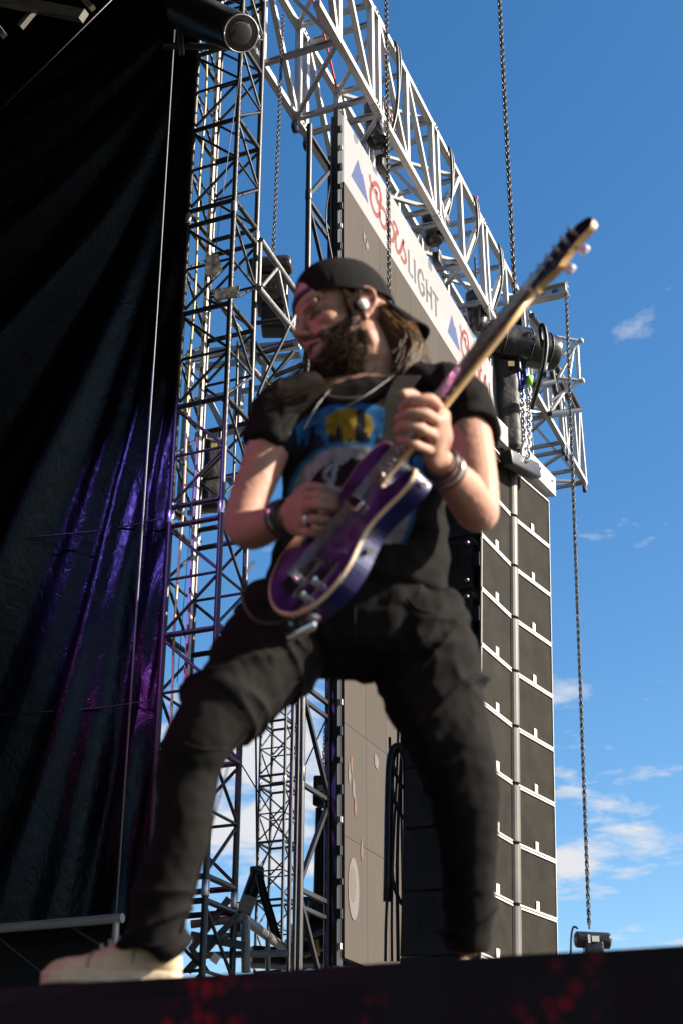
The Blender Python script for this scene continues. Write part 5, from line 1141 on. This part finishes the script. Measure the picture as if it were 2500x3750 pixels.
# shoes
def shoe(toe, heel, side_n, par, width=.098, ln_scale=1.0):
    toe, heel = Vector(toe), Vector(heel); ax = (toe-heel); L = ax.length; ax.normalize(); sd = Vector((0, 0, 1)).cross(ax).normalized(); z0 = STZ+.004
    def S_(t, w, h): return heel+ax*(L*t)+sd*w+Vector((0, 0, z0-heel.z+h))
    prof = [(0, .010, .045), (.012, .022, .070), (.035, .032, .092), (.07, .038, .102), (.14, .041, .108), (.27, .042, .108), (.36, .043, .096), (.48, .045, .080), (.60, .048, .064), (.72, .050, .054), (.84, .047, .050), (.93, .038, .044), (.985, .022, .030), (1.0, .010, .022)]
    T = np.linspace(0, 1, 64); ws = np.interp(T, [p[0] for p in prof], [p[1] for p in prof]); hs_ = np.interp(T, [p[0] for p in prof], [p[2] for p in prof])
    k = np.ones(5)/5; hs_[2:-2] = np.convolve(hs_, k, 'valid'); V = []; Fc = []; n = 20
    for t, w, h in zip(T, ws, hs_):
        for j in range(n):
            a = math.pi*j/(n-1); cc = math.cos(a); ss = math.sin(a)
            ww_ = w*math.copysign(abs(cc)**.75, cc); hh = .018+(h-.018)*ss**.8
            cre = 1+.02*mnoise.noise(Vector((t*18, cc*2, ss*3)))
            V.append(S_(t, ww_*cre, hh*cre))
    for i in range(len(T)-1):
        for j in range(n-1): Fc.append((i*n+j, i*n+j+1, (i+1)*n+j+1, (i+1)*n+j))
        Fc.append((i*n+n-1, i*n, (i+1)*n, (i+1)*n+n-1))
    Fc += [tuple(range(n)), tuple((len(T)-1)*n+j for j in range(n))]
    up = mesh_obj('shoe', V, Fc, M_shoe, par, True)
    V = []; Fc = []
    for h, g_ in ((0, .0), (.004, .003), (.020, .003), (.024, 0)):
        for t, w in zip(T, ws):
            V.append(S_(t*1.012-.006, w+.003+g_, h))
        for t, w in zip(T[::-1], ws[::-1]): V.append(S_(t*1.012-.006, -w-.003-g_, h))
    m_ = len(T)*2
    for i in range(3):
        for j in range(m_): Fc.append((i*m_+j, i*m_+(j+1) % m_, (i+1)*m_+(j+1) % m_, (i+1)*m_+j))
    Fc += [tuple(range(m_)), tuple(3*m_+j for j in range(m_))]
    mesh_obj('sole', V, Fc, M_sole, up, False)
    for t in (.34, .40, .46, .52, .58):
        h = float(np.interp(t, T, hs_)); w = float(np.interp(t, T, ws)); sweep('lace', [S_(t, -w*.62, h*.93), S_(t+.012, 0, h+.008), S_(t, w*.62, h*.93)], .0032, M_sole, up, 6, 5)
    for t0 in (.30, .62):
        P = []
        for a in np.linspace(.15, math.pi-.15, 12):
            t = t0+.05*abs(math.cos(a)); h = float(np.interp(t, T, hs_)); w = float(np.interp(t, T, ws)); P.append(S_(t, w*1.02*math.copysign(abs(math.cos(a))**.75, math.cos(a)), .018+(h-.018)*math.sin(a)**.8*1.015))
        sweep('panel_seam', P, .0022, mat('seam_brown', (.25, .17, .09), .8, 0, .1, 40), up, 5, 3)
tz = lambda p, z: Vector((p.x, p.y, z))
shoe(tz(PD(158, 3560, 2.60), STZ), tz(PD(668, 3530, 2.63), STZ), 1, MAN)
shoe(tz(PD(1930, 3560, 3.00), STZ), tz(PD(1650, 3560, 2.93), STZ), 1, MAN)
# jewellery
M_bead = mat('dark_bead', (.03, .025, .03), .4, 0, .4, 80); M_silverj = mat('silver_jewellery', (.70, .68, .68), .22, 1, .1, 60)
def ring_round(name, c, axis, r, w, m, par, sq=1.0):
    axis = Vector(axis).normalized(); u_ = axis.orthogonal().normalized(); v_ = axis.cross(u_)
    return sweep(name, [Vector(c)+u_*(r*math.cos(a))+v_*(r*sq*math.sin(a)) for a in np.linspace(0, 2*math.pi, 20)], w, m, par, 7, 2)
axR = PD(1085, 1878, 2.79)-PD(975, 1925, 2.87); axL = PD(1600, 1680, 2.745)-PD(1690, 1790, 2.84)
for k, (f, w, m) in enumerate(((0, .0055, M_bead), (.35, .0045, M_silverj), (.6, .005, M_bead), (.85, .0042, M_bead))): ring_round('bracelet', PD(1028+16*f*1.6, 1901-11*f, 2.818-.02*f), axR, .0335, w, m, MAN)
ring_round('bracelet', PD(1612, 1698, 2.755), axL, .034, .0045, M_bead, MAN); ring_round('bracelet', PD(1630, 1722, 2.775), axL, .036, .0035, M_silverj, MAN); ring_round('bracelet', PD(1637, 1730, 2.78), axL, .0365, .004, mat('brown_leather', (.16, .07, .03), .6, 0, .3, 60), MAN)
ring_round('finger_ring', PD(1128, 1905, 2.722), PD(1192, 1905, 2.72)-PD(1102, 1908, 2.75), .0125, .0035, M_silverj, MAN)
sweep('necklace', [PD(1215, 1420, 3.12), PD(1160, 1490, 3.055), PD(1120, 1560, 3.035), PD(1112, 1572, 3.03), PD(1170, 1538, 3.02), PD(1265, 1490, 3.03), PD(1350, 1440, 3.06), PD(1440, 1375, 3.15)], .0010, mat('dull_chain', (.14, .14, .15), .45, .8, .2, 80), MAN, 6, 6)
# ================================================================== GUITAR
GD = 2.70; GE = PD(1002, 2232, GD); GL = (rightv*.625+_u*.781).normalized(); GQ = (rightv*.781-_u*.625).normalized(); be = R(68.5)
GT = (GQ*math.cos(be)+VV*math.sin(be)).normalized(); GN = (-GQ*math.sin(be)+VV*math.cos(be)).normalized(); gs = .97
def G(a, b, c=0): return GE + (GL*a + GT*b + GN*c)*gs          # a along neck, b to treble side, c out of the face
GUI = thing('electric_guitar', 'purple electric guitar with cream binding and maple neck held by the guitarist', 'guitar', GE)
def flame(name, c1, c2, rough=.12):
    m = bpy.data.materials.new(name); t, b = nodes_of(m); N = t.nodes; L = t.links
    tcn = N.new('ShaderNodeTexCoord'); n = N.new('ShaderNodeTexNoise'); n.inputs['Scale'].default_value = 16; n.inputs['Detail'].default_value = 5; n.inputs['Distortion'].default_value = 1.2; L.new(tcn.outputs['Object'], n.inputs['Vector'])
    r_ = N.new('ShaderNodeValToRGB'); r_.color_ramp.elements[0].color = (*c1, 1); r_.color_ramp.elements[1].color = (*c2, 1); r_.color_ramp.elements[0].position = .38; r_.color_ramp.elements[1].position = .68; L.new(n.outputs[0], r_.inputs[0]); L.new(r_.outputs[0], b.inputs['Base Color'])
    b.inputs['Roughness'].default_value = rough+.1; b.inputs['Coat Weight'].default_value = 1; b.inputs['Coat Roughness'].default_value = .05; return m
M_gtop = flame('purple_flame_top', (.026, .006, .060), (.12, .040, .21)); M_gside = mat('deep_blue_lacquer', (.012, .012, .075), .25, 0, .3, 10, coat=1)
M_bind = mat('cream_binding', (.72, .55, .33), .35, 0, .1, 40, coat=.3); M_maple = mat('maple_neck', (.55, .33, .12), .32, 0, .2, 10, coat=.5, stretch=(1, 1, 1)); M_rose = mat('rosewood', (.055, .020, .018), .45, 0, .4, 60)
M_chrome = mat('chrome', (.78, .76, .75), .12, 1, .1, 60, rvar=.05); M_head = mat('dark_headstock_face', (.020, .010, .018), .25, 0, .3, 30, coat=.7); M_pearl = mat('pearl', (.75, .70, .75), .25, 0, .1, 90)
outl = [(0, 0), (.006, .045), (.025, .098), (.065, .142), (.115, .160), (.165, .152), (.205, .128), (.240, .112), (.280, .116), (.325, .130), (.358, .132), (.378, .120), (.382, .104), (.368, .090), (.345, .076), (.327, .056), (.322, .036), (.345, .029), (.385, .028),
        (.388, -.028), (.396, -.045), (.404, -.075), (.396, -.108), (.368, -.132), (.325, -.140), (.280, -.130), (.240, -.118), (.200, -.126), (.155, -.150), (.105, -.160), (.058, -.142), (.022, -.098), (.005, -.045)]
oc = catmull([(a, b) for a, b in outl]+[outl[0]], 4)[:-1]
def plate(name, pts, c0, c1, m, par, inset0=0, inset1=0):
    cen = np.mean(np.array(pts), 0); n = len(pts); V = []
    for c, ins in ((c0, inset0), (c1, inset1)):
        for p in pts:
            q = np.array(p); d = q-cen; d = d/np.linalg.norm(d); q = q-d*ins; V.append(G(q[0], q[1], c))
    Fc = [tuple(range(n)), tuple(range(2*n-1, n-1, -1))]+[(i, (i+1) % n, n+(i+1) % n, n+i) for i in range(n)]
    return mesh_obj(name, V, Fc, m, par)
gb = plate('guitar_body', oc, -.044, -.0065, M_gside, GUI, .003, 0); plate('binding', oc, -.0064, -.0002, M_bind, gb, -.0004, .0015); plate('flame_top', oc, -.001, .0009, M_gtop, gb, .0058, .0065)
# neck with rounded back, fretboard, headstock
def neck():
    V = []; Fc = []; st = [(.335, .0275, .024), (.40, .0272, .022), (.55, .0255, .020), (.70, .0235, .019), (.795, .0215, .018)]; n = 12
    for a, w, t in st:
        for j in range(n): x = math.pi*j/(n-1); V.append(G(a, w*math.cos(x), .003-t*math.sin(x)**.8))
    for i in range(len(st)-1):
        for j in range(n-1): Fc.append((i*n+j, i*n+j+1, (i+1)*n+j+1, (i+1)*n+j))
        Fc.append((i*n+n-1, i*n, (i+1)*n, (i+1)*n+n-1))
    Fc += [tuple(range(n)), tuple((len(st)-1)*n+j for j in range(n))]
    nk = mesh_obj('neck', V, Fc, M_maple, GUI, True)
    fb_ = plate('fretboard', [(.315, -.0282), (.315, .0282), (.795, .0215), (.795, -.0215)], .0031, .0085, M_rose, nk)
    sc = .648; nut = .795
    for f in range(1, 22):
        a = nut-sc*(1-2**(-f/12))
        w = .0215+(nut-a)/(.48)*.0067
        bar('fret', G(a, -w, .0092), G(a, w, .0092), .0022, .0020, M_chrome, fb_)
    for f in (3, 5, 7, 9, 12, 15, 17, 19, 21):
        a = nut-sc*(1-2**(-(f-.5)/12)); c = G(a, 0, .0087); tube('inlay', c, c+GN*.0006, .0032, M_pearl, fb_, 12)
    for f in range(8): a = .40+.022*f; c = G(a, .0268, .0062); tube('side_dot', c, c+GT*.0012, .0016, M_pearl, fb_, 8)
    bar('nut', G(nut+.002, -.0215, .006), G(nut+.002, .0215, .006), .004, .008, M_bind, nk)
    hd = [(.800, -.0215), (.800, .0215), (.815, .0225), (.835, .030), (.858, .040), (.880, .037), (.905, .033), (.935, .033), (.955, .040), (.972, .036), (.982, .020), (.982, .004), (.972, -.010), (.955, -.0205), (.90, -.026), (.85, -.027), (.82, -.024)]
    hp = catmull(hd+[hd[0]], 3)[:-1]; h = plate('headstock', hp, -.0125, .0012, M_maple, nk); plate('headstock_face', hp, .0012, .0022, M_head, h, .0005, .0008)
    for k in range(6):
        a = .828+.0235*k; b = -.014+.0006*k; c = G(a, b, .002); tube('tuner_post', c, c+GN*.012, .0042, M_chrome, h, 12); tube('tuner_bush', c, c+GN*.003, .0068, M_chrome, h, 12)
        q = G(a, -.028, -.007); tube('tuner_shaft', G(a, -.020, -.007), q-GT*.012, .003, M_chrome, h, 8); bev_box('tuner_button', q-GT*.017, (.014, .010, .008), .003, M_blackplastic, h, frame(GL, GT, GN).to_quaternion(), 2)
    for k, (a, b) in enumerate(((.868, .058), (.915, .052))):     # light coloured knobs showing on the lower edge
        q = G(a, b, -.010); tube('tuner_shaft', G(a, .034, -.008), q, .004, M_chrome, h, 10); bev_box('tuner_button', q+GT*.008, (.018, .022, .013), .005, M_pearl, h, frame(GL, GT, GN).to_quaternion(), 3)
    for k in range(6):
        b0, b1 = -.025+.010*k, -.0165+.0066*k
        sweep('string', [G(.075, b0, .012), G(.795, b1, .0125), G(.828+.0235*k, -.012, .010)], .0007+.00015*(5-k), M_chrome, GUI, 5, 1)
neck()
br = plate('bridge_plate', [(.045, -.040), (.045, .040), (.135, .040), (.135, -.040)], .001, .004, M_chrome, gb)
for k in range(6): tube('saddle', G(.072, -.028+.0105*k, .009), G(.088, -.028+.0105*k, .009), .0042, M_chrome, br, 10)
plate('bridge_pickup', [(.098, -.036), (.110, .036), (.126, .034), (.114, -.038)], .004, .012, M_blackplastic, gb)
bev_box('neck_pickup', G(.262, 0, .006), (.026*gs, .072*gs, .014), .006, M_chrome, gb, frame(GL, GT, GN).to_quaternion(), 3)
cpl = plate('control_plate', [(.035, .085), (.035, .112), (.155, .112), (.155, .085)], .001, .003, M_chrome, gb)
for a in (.065, .10): c = G(a, .099, .003); tube('knob', c, c+GN*.016, .0092, M_chrome, cpl, 18)
tube('switch_tip', G(.138, .099, .003), G(.145, .099, .020), .004, M_blackplastic, cpl, 10)
for a, b in ((0.365, .128), (.205, .126), (.012, .06)):
    c = G(a, b, -.022); d = (GT*.9+(-GL if a < .1 else GL*.2)).normalized(); tube('strap_button', c, c+d*.014, .006, M_chrome, gb, 14)
# jack cup and plug on the lower edge
jc = G(.045, .130, -.022); jd = (GT*.75-GL*.66).normalized(); tube('jack_plate', jc-jd*.002, jc+jd*.004, .013, M_chrome, gb, 18)
jp = thing('jack_plug', 'chrome right-angled cable plug in the guitar\'s lower edge with a black lead', 'cable', jc)
tube('plug_collar', jc+jd*.004, jc+jd*.024, .0085, M_chrome, jp, 16); pe = jc+jd*.020; pdv = (-rightv*.88-_u*.45).normalized(); tube('plug_barrel', pe-pdv*.006, pe+pdv*.048, .0095, M_chrome, jp, 18)
sweep('lead', [pe+pdv*.045, PD(1085, 2262, 2.66), PD(1000, 2285, 2.68), PD(930, 2265, 2.74), PD(892, 2200, 2.78), PD(893, 2120, 2.82), PD(930, 2060, 2.88)], .0032, M_cable, jp, 7, 6)
# strap: from the upper bout over his left shoulder
stp = thing('guitar_strap', 'dark grey guitar strap running from the guitar over the lit shoulder', 'strap', G(.39, -.09, -.03))
P = [G(.398, -.090, -.028), PD(1452, 1478, 2.92), PD(1470, 1420, 3.03), PD(1492, 1385, 3.10), PD(1520, 1372, 3.18), PD(1540, 1385, 3.27), PD(1530, 1500, 3.33)]
C = [Vector(c) for c in catmull(P, 6)]; V = []; Fc = []
for i, c in enumerate(C):
    t = (C[min(i+1, len(C)-1)]-C[max(i-1, 0)]).normalized(); w = (rightv-t*rightv.dot(t)).normalized()*.024; n_ = t.cross(w).normalized()*.0015
    V += [c-w-n_, c+w-n_, c+w+n_, c-w+n_]
for i in range(len(C)-1):
    for j in range(4): Fc.append((i*4+j, i*4+(j+1) % 4, (i+1)*4+(j+1) % 4, (i+1)*4+j))
Fc += [(0, 1, 2, 3), tuple(4*(len(C)-1)+j for j in range(4))]
mesh_obj('webbing', V, Fc, mat('strap_webbing', (.010, .009, .008), .9, 0, .2, 20, .5, 300, spec=.1), stp)
tube('strap_lock', G(.400, -.092, -.030), G(.418, -.096, -.030), .010, M_chrome, stp, 14)
